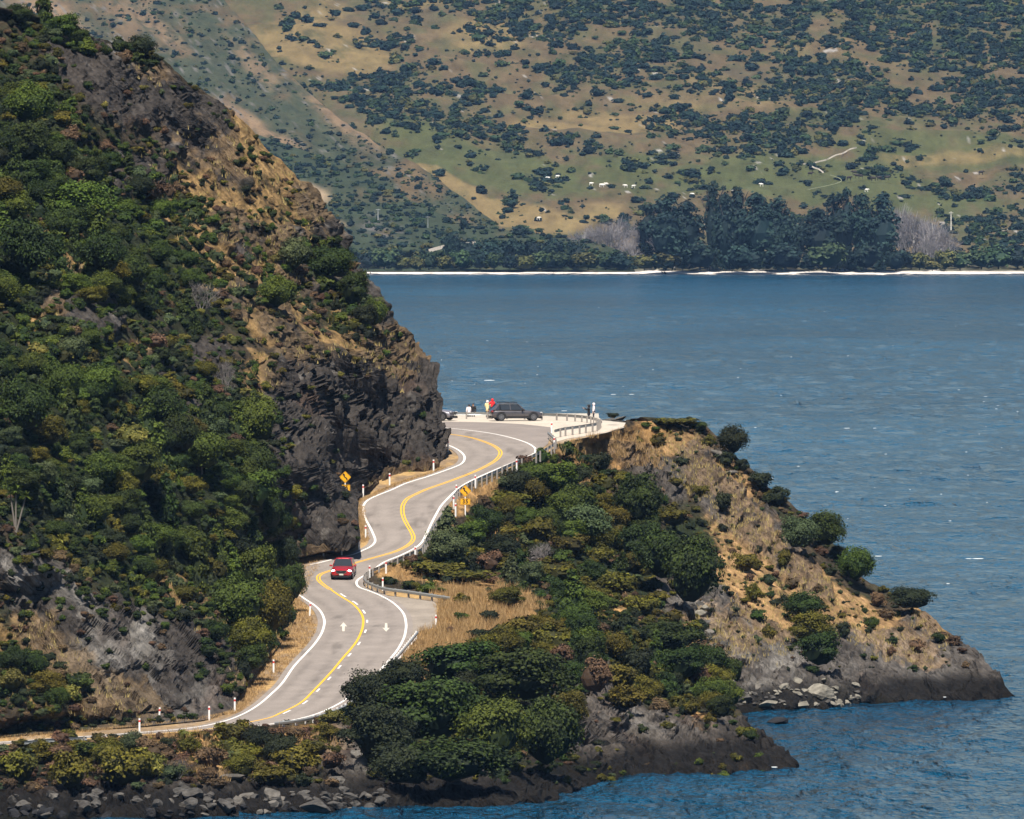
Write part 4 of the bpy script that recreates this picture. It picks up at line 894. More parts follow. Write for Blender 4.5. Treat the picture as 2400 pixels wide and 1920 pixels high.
for P, s, px, py in ind:
    dk = rr.random() < .75; Y = P[1]; k = F/Y
    o = bpy.data.objects.new('hillside_bush', rr.choice(bm_l['fdark' if dk else 'fmid'])); COL.objects.link(o)
    o.location = Vector(P)+Vector((0, 0, s*.35/k)); o.scale = (s*1.15/k, s*1.15/k, s*.85/k); o.rotation_euler[2] = rr.uniform(0, 6)
    z_ = rel(px, py, FLM); sz = 'large' if s > 13 else 'small'
    tag(o, sz+' '+('dark' if dk else 'lighter')+' rounded bush '+z_, 'bush', sz+' '+('dark' if dk else 'lighter')+' bushes '+z_)
def gn_scatter(name, P, S, R, I, sources, label):
    """one cover of many small plants: points that carry scale, turn and kind"""
    me = bpy.data.meshes.new(name); me.vertices.add(len(P)); me.vertices.foreach_set('co', np.array(P, np.float32).ravel())
    for nm, a in (('scl', S), ('rot', R)): me.attributes.new(nm, 'FLOAT_VECTOR', 'POINT').data.foreach_set('vector', np.array(a, np.float32).ravel())
    me.attributes.new('idx', 'INT', 'POINT').data.foreach_set('value', np.array(I, np.int32))
    o = link(name, me, None, kind='stuff', label=label)
    gt = bpy.data.node_groups.new('scatter_scrub', 'GeometryNodeTree'); gt.interface.new_socket('Geometry', in_out='INPUT', socket_type='NodeSocketGeometry'); gt.interface.new_socket('Geometry', in_out='OUTPUT', socket_type='NodeSocketGeometry')
    n, l = gt.nodes, gt.links; gi = n.new('NodeGroupInput'); go = n.new('NodeGroupOutput'); j = n.new('GeometryNodeJoinGeometry')
    def attr(nm, ty):
        a = n.new('GeometryNodeInputNamedAttribute'); a.data_type = ty; a.inputs[0].default_value = nm; return a.outputs[0]
    sc_, ro, ix = attr('scl', 'FLOAT_VECTOR'), attr('rot', 'FLOAT_VECTOR'), attr('idx', 'INT')
    for q, so_ in enumerate(sources):
        if q not in I: continue
        cmp_ = n.new('FunctionNodeCompare'); cmp_.data_type = 'INT'; cmp_.operation = 'EQUAL'; l.new(ix, cmp_.inputs[2]); cmp_.inputs[3].default_value = q
        oi = n.new('GeometryNodeObjectInfo'); oi.inputs['Object'].default_value = so_
        ip = n.new('GeometryNodeInstanceOnPoints'); l.new(gi.outputs[0], ip.inputs['Points']); l.new(cmp_.outputs[0], ip.inputs['Selection']); l.new(oi.outputs['Geometry'], ip.inputs['Instance']); l.new(ro, ip.inputs['Rotation']); l.new(sc_, ip.inputs['Scale']); l.new(ip.outputs[0], j.inputs[0])
    l.new(j.outputs[0], go.inputs[0]); md = o.modifiers.new('scatter', 'NODES'); md.node_group = gt
    return o
fs = []
for mt in ('fdark', 'fmid', 'foliv'):
    for v in range(3):
        V, Fq, Ft, t = crown_np(540+v, 8, 110, .22); me = mesh_np('far_scrub_source', V, Fq, Ft, {'tint': t}, smooth=False); me.materials.append(MT[mt]); fs.append(bpy.data.objects.new('far_scrub_source', me))
P_, S_, R_, I_ = [], [], [], []
for b in B:
    if id(b) in ids: continue
    P, s, px, py = b; k = F/P[1]; a_ = rr.uniform(.65, 1.05); P_.append(P+np.array([0, 0, s*.25/k])); S_.append((s*1.2/k, s*1.2/k, s*a_/k)); R_.append((0, 0, rr.uniform(0, 6.28))); q_ = rr.random(); I_.append((0 if q_ < .62 else (3 if q_ < .93 else 6))+rr.randrange(3))
gn_scatter('far_scrub', P_, S_, R_, I_, fs, 'dark scrub speckled over the mountainside across the lake')

# sheep, cattle, poles, pale rocks
def beast(name, px, py, col, label, group, L=1.3, sh=f0):
    bm = bmesh.new()
    def s3(c, r3):
        m = Matrix.Translation(c) @ Matrix.Diagonal((*r3, 1)); bmesh.ops.create_icosphere(bm, subdivisions=2, radius=1, matrix=m)
    s3((0, 0, .62*L), (.52*L, .2*L, .24*L)); s3((.42*L, 0, .72*L), (.2*L, .12*L, .16*L)); s3((.64*L, 0, .68*L), (.17*L, .08*L, .09*L))
    for x in (-.38, .32):
        for y in (-.11, .11): bmesh.ops.create_cone(bm, cap_ends=True, segments=6, radius1=.035*L, radius2=.06*L, depth=.5*L, matrix=Matrix.Translation((x*L, y*L, .25*L)))
    me = bpy.data.meshes.new(name); bm.to_mesh(me); bm.free()
    o = link(name, me, col, label=label, cat=name, group=group); P = sh.at(px, py); o.location = Vector(P)+Vector((0, -6, .3)); o.rotation_euler[2] = random.choice((0, 3.14))+random.uniform(-.6, .6)
WOOL = plain('white_wool', (.75, .73, .68), .9); HIDE = plain('dark_hide', (.03, .022, .018), .8)
for x, y in [(1285, 424), (1306, 420), (1408, 440), (1412, 441), (1421, 438), (1385, 437), (1466, 442), (1484, 443), (1784, 439), (1623, 462), (1262, 518), (2030, 452)]: beast('sheep', x, y, WOOL, 'white sheep grazing on the green pasture across the lake', 'sheep on the far pasture', 1.5)
for x, y in [(1898, 415), (1989, 425), (2002, 412), (2008, 420), (2016, 421), (2060, 425), (2046, 426), (2078, 424), (2298, 412)]: beast('cow', x, y, HIDE, 'dark cow grazing on the pasture below the farm track', 'dark cattle on the far pasture', 2.0)
def pole(px, top, bot, wd, mat, label, Y, cross=True):
    k = F/Y; h = (bot-top)/k; t = empty('utility_pole', un(px, bot, Y), label=label, cat='utility pole')
    bm = bmesh.new(); bmesh.ops.create_cone(bm, cap_ends=True, segments=8, radius1=wd*.6, radius2=wd*.4, depth=h, matrix=Matrix.Translation((0, 0, h/2))); me = bpy.data.meshes.new('pole_shaft'); bm.to_mesh(me); bm.free(); link('shaft', me, mat, t)
    bm = bmesh.new(); bmesh.ops.create_cube(bm, size=1, matrix=Matrix.Translation((0, -.3, h*.93)) @ Matrix.Diagonal((1.6, .15, .15, 1))); me = bpy.data.meshes.new('crossarm'); bm.to_mesh(me); bm.free(); link('crossarm', me, mat, t)
pole(2229, 496, 540, .45, plain('pale_pole', (.6, .58, .52), .8), 'pale pole on the pasture right of the dark grove', 5150)
pole(886, 490, 516, .28, plain('grey_pole', (.4, .42, .42), .8), 'left grey pole on the wooded spur across the lake', 5060)
pole(1003, 507, 534, .28, MT['steel'], 'right grey pole on the wooded spur above the far road', 5050)
# ------------------------------------------------------------------ boulders and shore rocks
def rock_np(seed, sub=3, flat=.7):
    bm = bmesh.new(); bmesh.ops.create_icosphere(bm, subdivisions=sub, radius=1); v = np.array([x.co[:] for x in bm.verts]); f = np.array([[x.index for x in g.verts] for g in bm.faces]); bm.free()
    r = np.random.default_rng(seed)
    for k in range(11):
        d = r.normal(size=3); d /= np.linalg.norm(d); c = r.uniform(.45, .85); s = v@d; v = v-np.maximum(0, s-c)[:, None]*d
    v *= (1+.10*fbm(v*2.2+seed, seed, 3)[:, None]); v[:, 2] *= flat
    return v, f
def rock_mesh(seed, dark, flat=.7):
    v, f = rock_np(seed, 3, flat); c = np.array({0: (.12, .11, .098), 1: (.075, .07, .065), 2: (.20, .185, .155), 3: (.02, .02, .022)}[dark])
    cc = c*(1+.35*fbm(v*1.5, seed+5, 3)[:, None]); me = mesh_np('boulder', v, None, f, {'col': cc}, smooth=False); me.materials.append(MT['rock']); return me
RM = {d: [rock_mesh(10*d+s, d, .55+.12*s) for s in range(4)] for d in range(4)}
def boulder(px, py, rx, rz, d, label, group, sh=near, Y=None):
    Yb = float(sh.at(px, py)[1])-.3*rx/28 if Y is None else Y
    k = F/Yb; o = bpy.data.objects.new('boulder', random.choice(RM[d])); COL.objects.link(o); o.location = un(px, py, Yb)
    o.scale = (rx/k, rx/k*.9, rz/k*1.4); o.rotation_euler = (random.uniform(-.3, .3), random.uniform(-.3, .3), random.uniform(0, 6.28)); tag(o, label, 'boulder', group)
for x, y, a, b, d, lb in [(634, 1872, 32, 30, 0, 'large rounded pale boulder on the near shore rocks'), (583, 1868, 26, 20, 0, 'blocky grey boulder left of the large rounded one'), (560, 1885, 20, 24, 0, 'upright pointed pale boulder standing among dark rocks'), (455, 1862, 40, 18, 1, 'long slanting dark slab on the near shore'), (432, 1850, 18, 20, 1, 'upright grey slab above the shore rocks'),
   (550, 1822, 38, 16, 0, 'pale flat outcrop below the dry scrub on the near bank'), (400, 1878, 12, 10, 0, 'small pale round stone below the slanting slab'), (738, 1890, 40, 17, 1, 'broad dark boulder near the waterline'), (805, 1888, 24, 14, 1, 'low dark boulder right of the broad one'), (865, 1890, 26, 13, 1, 'low dark boulder farthest right on the near shore'), (710, 1868, 24, 14, 1, 'grey boulder above the broad dark one'),
   (790, 1835, 32, 20, 0, 'grey boulder below the tumbled rock chute'), (845, 1800, 24, 26, 0, 'pale tumbled rock under the road edge trees'), (835, 1770, 24, 18, 0, 'pale rock at the top of the rock chute'), (885, 1815, 18, 12, 0, 'pale flat rock beside the dark big tree'), (820, 1865, 26, 12, 1, 'dark flat boulder at the foot of the rock chute'), (128, 1868, 16, 20, 0, 'tan upright boulder between green bushes on the near shore')]:
    boulder(x, y, a, b, d, lb, None)
SLM = [("the large rounded boulder", 634, 1872), ("the upright pointed pale boulder", 560, 1885), ("the slanting dark slab", 455, 1862), ("the broad dark boulder", 738, 1890), ("the farthest right low boulder", 865, 1890), ("the tan upright boulder", 128, 1868), ("the largest bank bush", 288, 1860), ("the bottom left corner bush", 20, 1870), ("the blocky grey boulder", 583, 1868), ("the foot of the rock chute", 820, 1865), ("the small pale round stone", 400, 1878)]
for k in range(130):
    x = random.uniform(-60, 920); y = random.uniform(1858, 1914)-(6 if x > 600 else 0); s = random.uniform(5, 17); wetb = y > 1893
    lt = random.random() < .14
    z_ = rel(x, y, SLM); lb = 'pale' if lt else ('wet black' if wetb else 'dark grey')
    boulder(x, y, s*1.3, s*.8, 0 if lt else (3 if wetb else 1), lb+(' larger' if s > 11 else ' small')+' shore stone '+z_, lb+(' larger' if s > 11 else ' small')+' shore stones '+z_)
boulder(1922, 1628, 36, 26, 2, 'huge pale boulder at the foot of the scree by the cove', None, farh)
for x, y, a, b, d, lb in [(1768, 1615, 24, 14, 0, 'green-grey tilted slab left of the huge pale boulder'), (1738, 1640, 28, 14, 1, 'dark boulder at the left end of the cove beach'), (1835, 1612, 20, 13, 2, 'pale block on the scree foot'), (1868, 1600, 16, 10, 2, 'pale cracked block above the beach'), (1800, 1650, 26, 9, 2, 'flat pale slab on the cove beach'), (1880, 1655, 26, 8, 2, 'flat pale slab below the huge boulder'), (1965, 1650, 16, 8, 2, 'white tipped rock right of the huge boulder')]:
    boulder(x, y, a, b, d, lb, None, farh)
GLM = [("the huge pale boulder", 1922, 1628), ("the green-grey tilted slab", 1768, 1615), ("the dark left cove boulder", 1738, 1640), ("the pale scree block", 1835, 1612), ("the cracked pale block", 1868, 1600), ("the flat pale beach slab", 1800, 1650), ("the slab below the huge boulder", 1880, 1655), ("the white tipped rock", 1965, 1650), ("the upright scree bush", 1722, 1572), ("the largest headland tree", 1627, 1400), ("the wide cove tree", 1620, 1490), ("the tree below the wide cove tree", 1650, 1550)]
for k in range(90):
    x = random.uniform(1690, 2010); y = 1658-abs(random.gauss(0, 1))*26-3; s = random.uniform(3, 9)
    boulder(x, y, s*1.4, s*.7, 2 if random.random() < .6 else 1, *(lambda z_: ('cove beach rubble stone '+z_, 'cove beach rubble stones '+z_))(('larger, ' if s > 6 else 'small, ')+rel(x, y, GLM)), farh)
for k in range(70):
    f = random.random(); x = 1585+f*120+random.uniform(4, 46); y = 1390+f*240+random.uniform(-14, 14); s = random.uniform(4, 12)
    boulder(x, y, s*1.5, s*.8, random.choice((1, 1, 0, 2)), *(lambda z_: ('angular gully block '+z_, 'angular gully blocks '+z_))(('large, ' if s > 9 else 'small, ')+rel(x, y, GLM)), farh)
def shore_rock(px, py, rx, rz, label, Y):
    k = F/Y; o = bpy.data.objects.new('lake_rock', RM[3][2]); COL.objects.link(o); o.location = un(px, py, Y); o.scale = (rx/k, rx/k, rz/k*1.5); tag(o, label, 'rock')
shore_rock(1826, 1693, 32, 12, 'low black rock standing alone in the cove water', float(YW(1694))); shore_rock(1740, 1688, 20, 11, 'black rock at the tip of the near headland in the cove', float(YW(1692)))
# stone wall and rocks by the lookout
for i, (x, y, a, b, d, lb) in enumerate([(1428, 990, 22, 9, 1, 'dark stone block nearest the end of the lookout guardrail'), (1452, 991, 22, 9, 1, 'dark stone block in the middle of the lookout wall'), (1474, 993, 20, 10, 1, 'dark stone block at the right end of the lookout wall'), (1458, 980, 18, 7, 0, 'pale domed rock behind the lookout wall'), (1688, 1066, 36, 18, 0, 'large grey overhanging rock on the headland crest'), (1716, 1106, 18, 10, 0, 'small pale rock right of the headland crest bushes')]):
    boulder(x, y, a, b, d, lb, None, near if x < 1550 else farh, Y=1322 if x < 1500 else None)

# ------------------------------------------------------------------ guardrails
def box(bm, c, s, rot=None):
    m = Matrix.Translation(c)
    if rot is not None: m = m @ rot
    return bmesh.ops.create_cube(bm, size=1, matrix=m @ Matrix.Diagonal((*s, 1)))
def bm_obj(name, bm, mat, parent=None, smooth=False, **kw):
    me = bpy.data.meshes.new(name); bm.to_mesh(me); bm.free()
    if smooth:
        me.polygons.foreach_set('use_smooth', np.full(len(me.polygons), True))
    return link(name, me, mat, parent, **kw)
bm = bmesh.new(); box(bm, (0, 0, .15), (.13, .13, 1.0)); me_post = bpy.data.meshes.new('rail_post'); bmesh.ops.bevel(bm, geom=bm.edges[:], offset=.012, segments=1); bm.to_mesh(me_post); bm.free(); me_post.materials.append(MT['oldwood'])
me_postw = me_post.copy(); me_postw.materials.clear(); me_postw.materials.append(MT['white'])
def guardrail(pts, label, h=.62, spacing=2.0, side=1, Y0=None, posts=None, rail=True, drop=0.0):
    """pts: photo pixels of the ground under the rail"""
    a = arc(pts, 3.0); W = onroad(a); W = arc(W[:, :2], .5)
    t = np.gradient(W, axis=0); t /= np.linalg.norm(t, axis=1, keepdims=True)+1e-9; nn = np.stack([t[:, 1], -t[:, 0]], 1)*side
    z = ZR(W[:, 1])+h; n = len(W)
    g = empty('guardrail', (W[0, 0], W[0, 1], z[0]-h), label=label, cat='guardrail')
    prof = [(0, .02), (.05, .06), (.085, .10), (.03, .15), (.085, .20), (.05, .25), (0, .29), (-.012, .29), (.038, .25), (.07, .20), (.018, .15), (.07, .10), (.038, .06), (-.012, .02)]
    m = len(prof); V = []
    for i in range(n):
        for (o, dz) in prof: V.append((W[i, 0]+nn[i, 0]*(.1+o), W[i, 1]+nn[i, 1]*(.1+o), z[i]-.30+dz))
    i = np.arange((n-1)*m).reshape(n-1, m); j = np.roll(i, -1, 1); Q = np.stack([i, j, j+m, i+m], -1).reshape(-1, 4)
    if rail:
        o = link('rail', mesh_np('rail', np.array(V)-np.array(g.location), Q), MT['steel'], g)
    s = np.concatenate([[0], np.cumsum(np.linalg.norm(np.diff(W, axis=0), axis=1))]); u = np.arange(.3, s[-1], spacing)
    for q in u:
        x = np.interp(q, s, W[:, 0]); y = np.interp(q, s, W[:, 1]); zz = float(ZR(y)); k = int(np.searchsorted(s, q)); k = min(k, n-1); an = math.atan2(t[k, 1], t[k, 0])
        p = bpy.data.objects.new('post', posts or me_post); COL.objects.link(p); p.parent = g; p.location = Vector((x, y, zz+h-.62))-g.location; p.rotation_euler[2] = an
    return g
guardrail([(890, 983), (1063, 982), (1146, 982), (1269, 984), (1325, 986), (1371, 990), (1394, 995), (1407, 1001)], 'long galvanised guardrail along the back of the lookout behind the cars', side=-1)
guardrail([(1408, 1003), (1399, 1011), (1380, 1014), (1355, 1018), (1325, 1022), (1303, 1027)], 'short guardrail with open posts right of the lookout gravel', h=.8, spacing=1.25, side=1)
guardrail([(1287, 1028), (1300, 1040), (1303, 1050), (1292, 1060), (1253, 1080), (1213, 1096), (1162, 1119), (1125, 1136), (1094, 1151), (1076, 1163), (1064, 1180)], 'guardrail seen from behind curving down from the hairpin past the right-hand sign', side=1, spacing=1.6)
guardrail([(1046, 1212), (1020, 1245), (1003, 1278), (989, 1302), (972, 1308), (940, 1322), (905, 1338), (872, 1352), (858, 1362), (857, 1373), (872, 1383), (905, 1394), (951, 1400), (998, 1407), (1058, 1416)], 'guardrail looping round the bend beside the red car to the pull-off', side=1, spacing=1.6)
guardrail([(976, 1497), (960, 1517), (940, 1541), (920, 1564), (898, 1590), (872, 1618), (840, 1648), (800, 1674), (750, 1692), (700, 1704), (640, 1711)], 'white-posted guardrail running behind the big dark trees', side=-1, spacing=1.5, posts=me_postw)
guardrail([(205, 1748), (150, 1751), (95, 1755), (60, 1758)], 'short guardrail at the bottom left road edge', side=1, h=.7)

# ------------------------------------------------------------------ white edge marker posts
def marker_proto():
    g = empty('marker_post')
    bm = bmesh.new(); box(bm, (0, 0, .45), (.13, .10, 1.2)); bmesh.ops.bevel(bm, geom=bm.edges[:], offset=.02, segments=1); bm_obj('shaft', bm, MT['white'], g)
    bm = bmesh.new(); box(bm, (0, 0, .84), (.136, .106, .16)); bm_obj('reflector_band', bm, MT['red'], g); return g
mp = marker_proto(); first = True
def dsc(x, y):
    return None
MK = [(1016, 1105, 'marker post at the foot of the far cliff before the hairpin'), (1050, 1058, 'small marker post tucked behind the cliff corner inside the hairpin'), (1211, 1104, 'marker post standing before the guardrail below the hairpin'), (1114, 1141, 'marker post right of and above the right-hand yellow sign'),
  (1293, 1016, 'marker post at the break in the guardrail by the lookout gravel'), (1299, 1051, 'marker post at the folded end of the hairpin guardrail'), (1070, 1164, 'marker post just left of the right-hand yellow diamond sign'), (1063, 1190, 'marker post above the pale conifer beside the guardrail'), (1068, 1207, 'lowest marker post above the pale conifer'),
  (851, 1164, 'marker post right of the half-hidden yellow sign'), (913, 1137, 'marker post in the dry grass midway along the far cliff'), (857, 1260, 'marker post at the right edge of the dark rock spur'), (842, 1289, 'marker post at the bottom corner of the dark rock spur'), (801, 1300, 'marker post behind the red car below the spur'),
  (758, 1305, 'marker post left of the red car at the spur foot'), (973, 1309, 'marker post on the guardrail below the pale conifer'), (905, 1343, 'marker post on the guardrail upper right of the car'), (866, 1354, 'marker post where the guardrail bends beside the car'), (897, 1383, 'marker post inside the guardrail loop by the dark bush'),
  (726, 1442, 'leaning marker post on the dirt bank left of the lane arrow'), (1022, 1471, 'marker post at the far corner of the pull-off'), (641, 1577, 'marker post on the dry bank left of the lower road'), (550, 1667, 'tall marker post at the foot of the lower rock cut'), (490, 1687, 'marker post left of the lower road corner'), (373, 1690, 'leaning marker post at the bottom left rock face'), (327, 1716, 'marker post farthest left beside the lower road')]
for i, (x, y, lb) in enumerate(MK):
    o = mp if i == 0 else copy_tree(mp)
    Y = min(float(YT(y)), float(near.at(x, y)[1])) if x > P_Rf(y) else float(YT(y))
    o.location = un(x, y, Y); o.rotation_euler = (0, .06 if 'leaning' in lb else 0, random.uniform(-.3, .3)); tag(o, lb, 'marker post', 'white edge marker posts along the road')

# ------------------------------------------------------------------ yellow curve signs
def sign(px, py, Y, base_py, label, yaw=0):
    k = F/Y; t = empty('road_sign', un(px, base_py, Y), label=label, cat='road sign', group='yellow curve warning signs'); zc = (base_py-py)/k
    r = .53
    def diamond(r, y, name, mat):
        bm = bmesh.new(); n = []
        for a in range(4):
            c = Vector((math.cos(a*math.pi/2), 0, math.sin(a*math.pi/2)))*r
            for s_ in (-1, 1):
                d = Vector((math.cos((a+s_*.5)*math.pi/2+s_*math.pi/4*0), 0, math.sin((a+s_*.5)*math.pi/2)))
                tdir = Vector((math.cos((a+s_)*math.pi/2), 0, math.sin((a+s_)*math.pi/2)))
                n.append(c+(tdir*r-c).normalized()*.05)
        f = bm.faces.new([bm.verts.new((p.x, y, p.z+zc)) for p in n]); g = bmesh.ops.extrude_face_region(bm, geom=[f]); bmesh.ops.translate(bm, verts=[v for v in g['geom'] if isinstance(v, bmesh.types.BMVert)], vec=(0, .012, 0)); bmesh.ops.recalc_face_normals(bm, faces=bm.faces)
        return bm_obj(name, bm, mat, t)
    diamond(r, 0, 'sign_panel', MT['signy'])
    # black border line
    bm = bmesh.new()
    for a in range(4):
        p = Vector((math.cos(a*math.pi/2), 0, math.sin(a*math.pi/2)))*(r*.90); q = Vector((math.cos((a+1)*math.pi/2), 0, math.sin((a+1)*math.pi/2)))*(r*.90); d = (q-p); c = (p+q)/2; an = math.atan2(d.z, d.x)
        box(bm, (c.x, -.004, c.z+zc), (d.length*.93, .004, .014), Matrix.Rotation(-an, 4, 'Y'))
    bm_obj('border', bm, MT['signk'], t)
    # winding arrow
    cl = arc([(.15, -.27), (.135, -.13), (.03, -.04), (-.07, .04), (-.10, .12), (-.10, .18)], .03); bm = bmesh.new(); L = []
    for i, p in enumerate(cl):
        tt = cl[min(i+1, len(cl)-1)]-cl[max(i-1, 0)]; tt /= np.linalg.norm(tt); nn = np.array([-tt[1], tt[0]])*.05
        L.append((bm.verts.new((p[0]+nn[0], -.006, p[1]+nn[1]+zc)), bm.verts.new((p[0]-nn[0], -.006, p[1]-nn[1]+zc))))
    for a, b in zip(L[:-1], L[1:]): bm.faces.new((a[0], a[1], b[1], b[0]))
    hd = [bm.verts.new(v) for v in ((-.24, -.006, .15+zc), (.03, -.006, .15+zc), (-.13, -.006, .34+zc))]; bm.faces.new(hd)
    bm_obj('arrow', bm, MT['signk'], t)
    z2 = zc-.93
    bm = bmesh.new(); box(bm, (0, .006, z2), (.86, .012, .54)); bmesh.ops.bevel(bm, geom=[e for e in bm.edges if abs(e.verts[0].co.y-e.verts[1].co.y) > .005], offset=.05, segments=2); pn = bm_obj('speed_panel', bm, MT['signy'], t)
    bm = bmesh.new()
    for (c, s_) in (((0, -.003, z2+.235), (.78, .004, .014)), ((0, -.003, z2-.235), (.78, .004, .014)), ((.395, -.003, z2), (.014, .004, .456)), ((-.395, -.003, z2), (.014, .004, .456))): box(bm, c, s_)
    bm_obj('border', bm, MT['signk'], t)
    cu = bpy.data.curves.new('speed_number', 'FONT'); cu.body = '35'; cu.size = .48; cu.align_x = 'CENTER'; cu.align_y = 'CENTER'; cu.extrude = .002; cu.offset = .014; cu.space_character = 1.15
    tmp = bpy.data.objects.new('tmp', cu); me = bpy.data.meshes.new_from_object(tmp); bpy.data.objects.remove(tmp)
    o = link('speed_number', me, MT['signk'], t); o.rotation_euler = (math.pi/2, 0, 0); o.location = (0, -.006, z2)
    bm = bmesh.new(); box(bm, (0, .06, zc/2-.1), (.10, .09, zc+.5)); bm_obj('sign_post', bm, MT['white'], t)
    t.rotation_euler[2] = yaw; return t
sign(1090.5, 1151, float(near.at(1091, 1200)[1])-.5, 1202, 'yellow diamond winding-road sign with 35 panel beside the right-hand guardrail', .03)
sign(809, 1118.5, 1238, 1168, 'yellow diamond winding-road sign with 35 panel half hidden behind the dark rock spur', -.05)

# ------------------------------------------------------------------ cars
def car(label, loc, yaw, roll, paint, prof, L, Wd, Hh, lamps_on, dark_trim=True, wag=False, silver=False):
    """x forward, y left, z up. prof: stations (x, z_bottom, z_top, half_width_low, half_width_top) of the body below the glass"""
    t = empty('car', loc, label=label, cat='car'); V = []; Q = []
    n = len(prof)
    for (x, zb, zt, wl_, wt) in prof:
        zm = zb+(zt-zb)*.45; zs = zb+(zt-zb)*.82
        ring = [(wl_*.80, zb), (wl_*.97, zb+.08), (wl_, zm), (wl_*.985, zs), (wt, zt-.03), (wt*.85, zt+.012), (wt*.45, zt+.03), (0, zt+.035)]
        ring = ring+[(-a, b) for a, b in ring[-2::-1]]
        for (y, z) in ring: V.append((x, y, z))
    m = 15
    for i in range(n-1):
        for k in range(m-1): Q.append((i*m+k, i*m+k+1, (i+1)*m+k+1, (i+1)*m+k))
    bm = bmesh.new(); bv = [bm.verts.new(v) for v in V]
    for q in Q: bm.faces.new([bv[k] for k in q])
    bm.faces.new([bv[k] for k in range(m)][::-1]); bm.faces.new([bv[(n-1)*m+k] for k in range(m)]); bmesh.ops.recalc_face_normals(bm, faces=bm.faces)
    body = bm_obj('body', bm, paint, t, smooth=True)
    md = body.modifiers.new('sub', 'SUBSURF'); md.levels = md.render_levels = 1
    r = .36; ax = (L/2-.88, -L/2+.92)
    belt = Hh*.60; roof = Hh
    # cabin: stations of belt line and roof line
    xa, xb = (L*.155, -L*.475) if wag else (L*.165, -L*.44)      # base of windscreen, base of tailgate glass
    ra, rb = (L*.02, -L*.36) if wag else (L*.02, -L*.33)
    wb, wr = Wd/2*.93, Wd/2*.72
    bm = bmesh.new()
    rt = [(ra, roof-.05), (ra-.35, roof), ((ra+rb)/2, roof+.01), (rb+.3, roof-.03), (rb, roof-.09)]
    rows_ = []
    for x, z in rt: rows_.append([bm.verts.new((x, y*wr, z-.045*abs(y)**3)) for y in (-1, -.6, 0, .6, 1)])
    for a, b in zip(rows_[:-1], rows_[1:]):
        for k in range(4): bm.faces.new((a[k], a[k+1], b[k+1], b[k]))
    g = bmesh.ops.extrude_face_region(bm, geom=bm.faces[:]); bmesh.ops.translate(bm, verts=[v for v in g['geom'] if isinstance(v, bmesh.types.BMVert)], vec=(0, 0, -.05)); bmesh.ops.recalc_face_normals(bm, faces=bm.faces)
    bm_obj('roof', bm, paint, t, smooth=True)
    def quad(name, pts, mat, th=.02):
        bm = bmesh.new(); f = bm.faces.new([bm.verts.new(p) for p in pts]); bm.normal_update(); g = bmesh.ops.extrude_face_region(bm, geom=[f]); nn = f.normal*th
        bmesh.ops.translate(bm, verts=[v for v in g['geom'] if isinstance(v, bmesh.types.BMVert)], vec=nn); bmesh.ops.recalc_face_normals(bm, faces=bm.faces); return bm_obj(name, bm, mat, t)
    zr_ = roof-.07
    quad('windscreen', [(xa, -wb*.93, belt), (xa, wb*.93, belt), (ra, wr*.97, zr_), (ra, -wr*.97, zr_)], MT['glass'])
    quad('rear_window', [(xb, wb*.88, belt), (xb, -wb*.88, belt), (rb, -wr*.93, zr_-.04), (rb, wr*.93, zr_-.04)], MT['glass'])
    for s_ in (-1, 1):
        def P2(x, f): return (x, s_*(wb+(wr-wb)*f), belt+(zr_-belt)*f)
        fx = lambda a, b, f: a+(b-a)*f
        m1 = (xa+xb)/2+.15
        e = [.0, .88]
        for (u0, u1) in ((xa-.12, m1+.05), (m1-.05, m1-.95), (m1-1.03, xb+.25)):
            def top(x): return min(max(x, rb+.12+ (0 if u1 < m1-1 else 0)), ra-.06)
            quad('side_window', [P2(u0, .02), P2(u1, .02), P2(top(u1), .86), P2(top(u0), .86)], MT['glass'])
        def pill(x0, x1, wdt):
            a0, a1 = P2(x0, 0), P2(x1, .97); quad('pillar', [(a0[0]+wdt, a0[1]*1.004, a0[2]), (a0[0]-wdt, a0[1]*1.004, a0[2]), (a1[0]-wdt, a1[1]*1.004, a1[2]), (a1[0]+wdt, a1[1]*1.004, a1[2])], paint, .03)
        pill(xa-.03, ra-.02, .05); pill(xb+.1, rb+.03, .12); pill(m1, m1-.04, .04)
        # chrome strip over the windows
        bm = bmesh.new(); a0, a1 = P2(ra-.05, .93), P2(rb+.2, .93); box(bm, ((a0[0]+a1[0])/2, (a0[1]+a1[1])/2*1.01, (a0[2]+a1[2])/2), (abs(a0[0]-a1[0]), .02, .025)); bm_obj('window_trim', bm, MT['chrome'] if wag else paint, t)
        if wag:
            bm = bmesh.new(); box(bm, ((ra+rb)/2, s_*wr*.9, roof+.06), (abs(ra-rb)*.95, .05, .05)); [box(bm, (xx, s_*wr*.9, roof+.02), (.08, .05, .08)) for xx in (ra-.1, (ra+rb)/2, rb+.15)]; bm_obj('roof_rail', bm, MT['blackp'], t)
        # mirror
        bm = bmesh.new(); bmesh.ops.create_icosphere(bm, subdivisions=2, radius=1, matrix=Matrix.Translation((xa-.28, s_*(Wd/2+.11), belt+.06)) @ Matrix.Diagonal((.09, .12, .08, 1))); box(bm, (xa-.26, s_*(Wd/2-.02), belt+.01), (.05, .16, .04)); bm_obj('mirror', bm, paint if not wag else MT['blackp'], t, smooth=True)
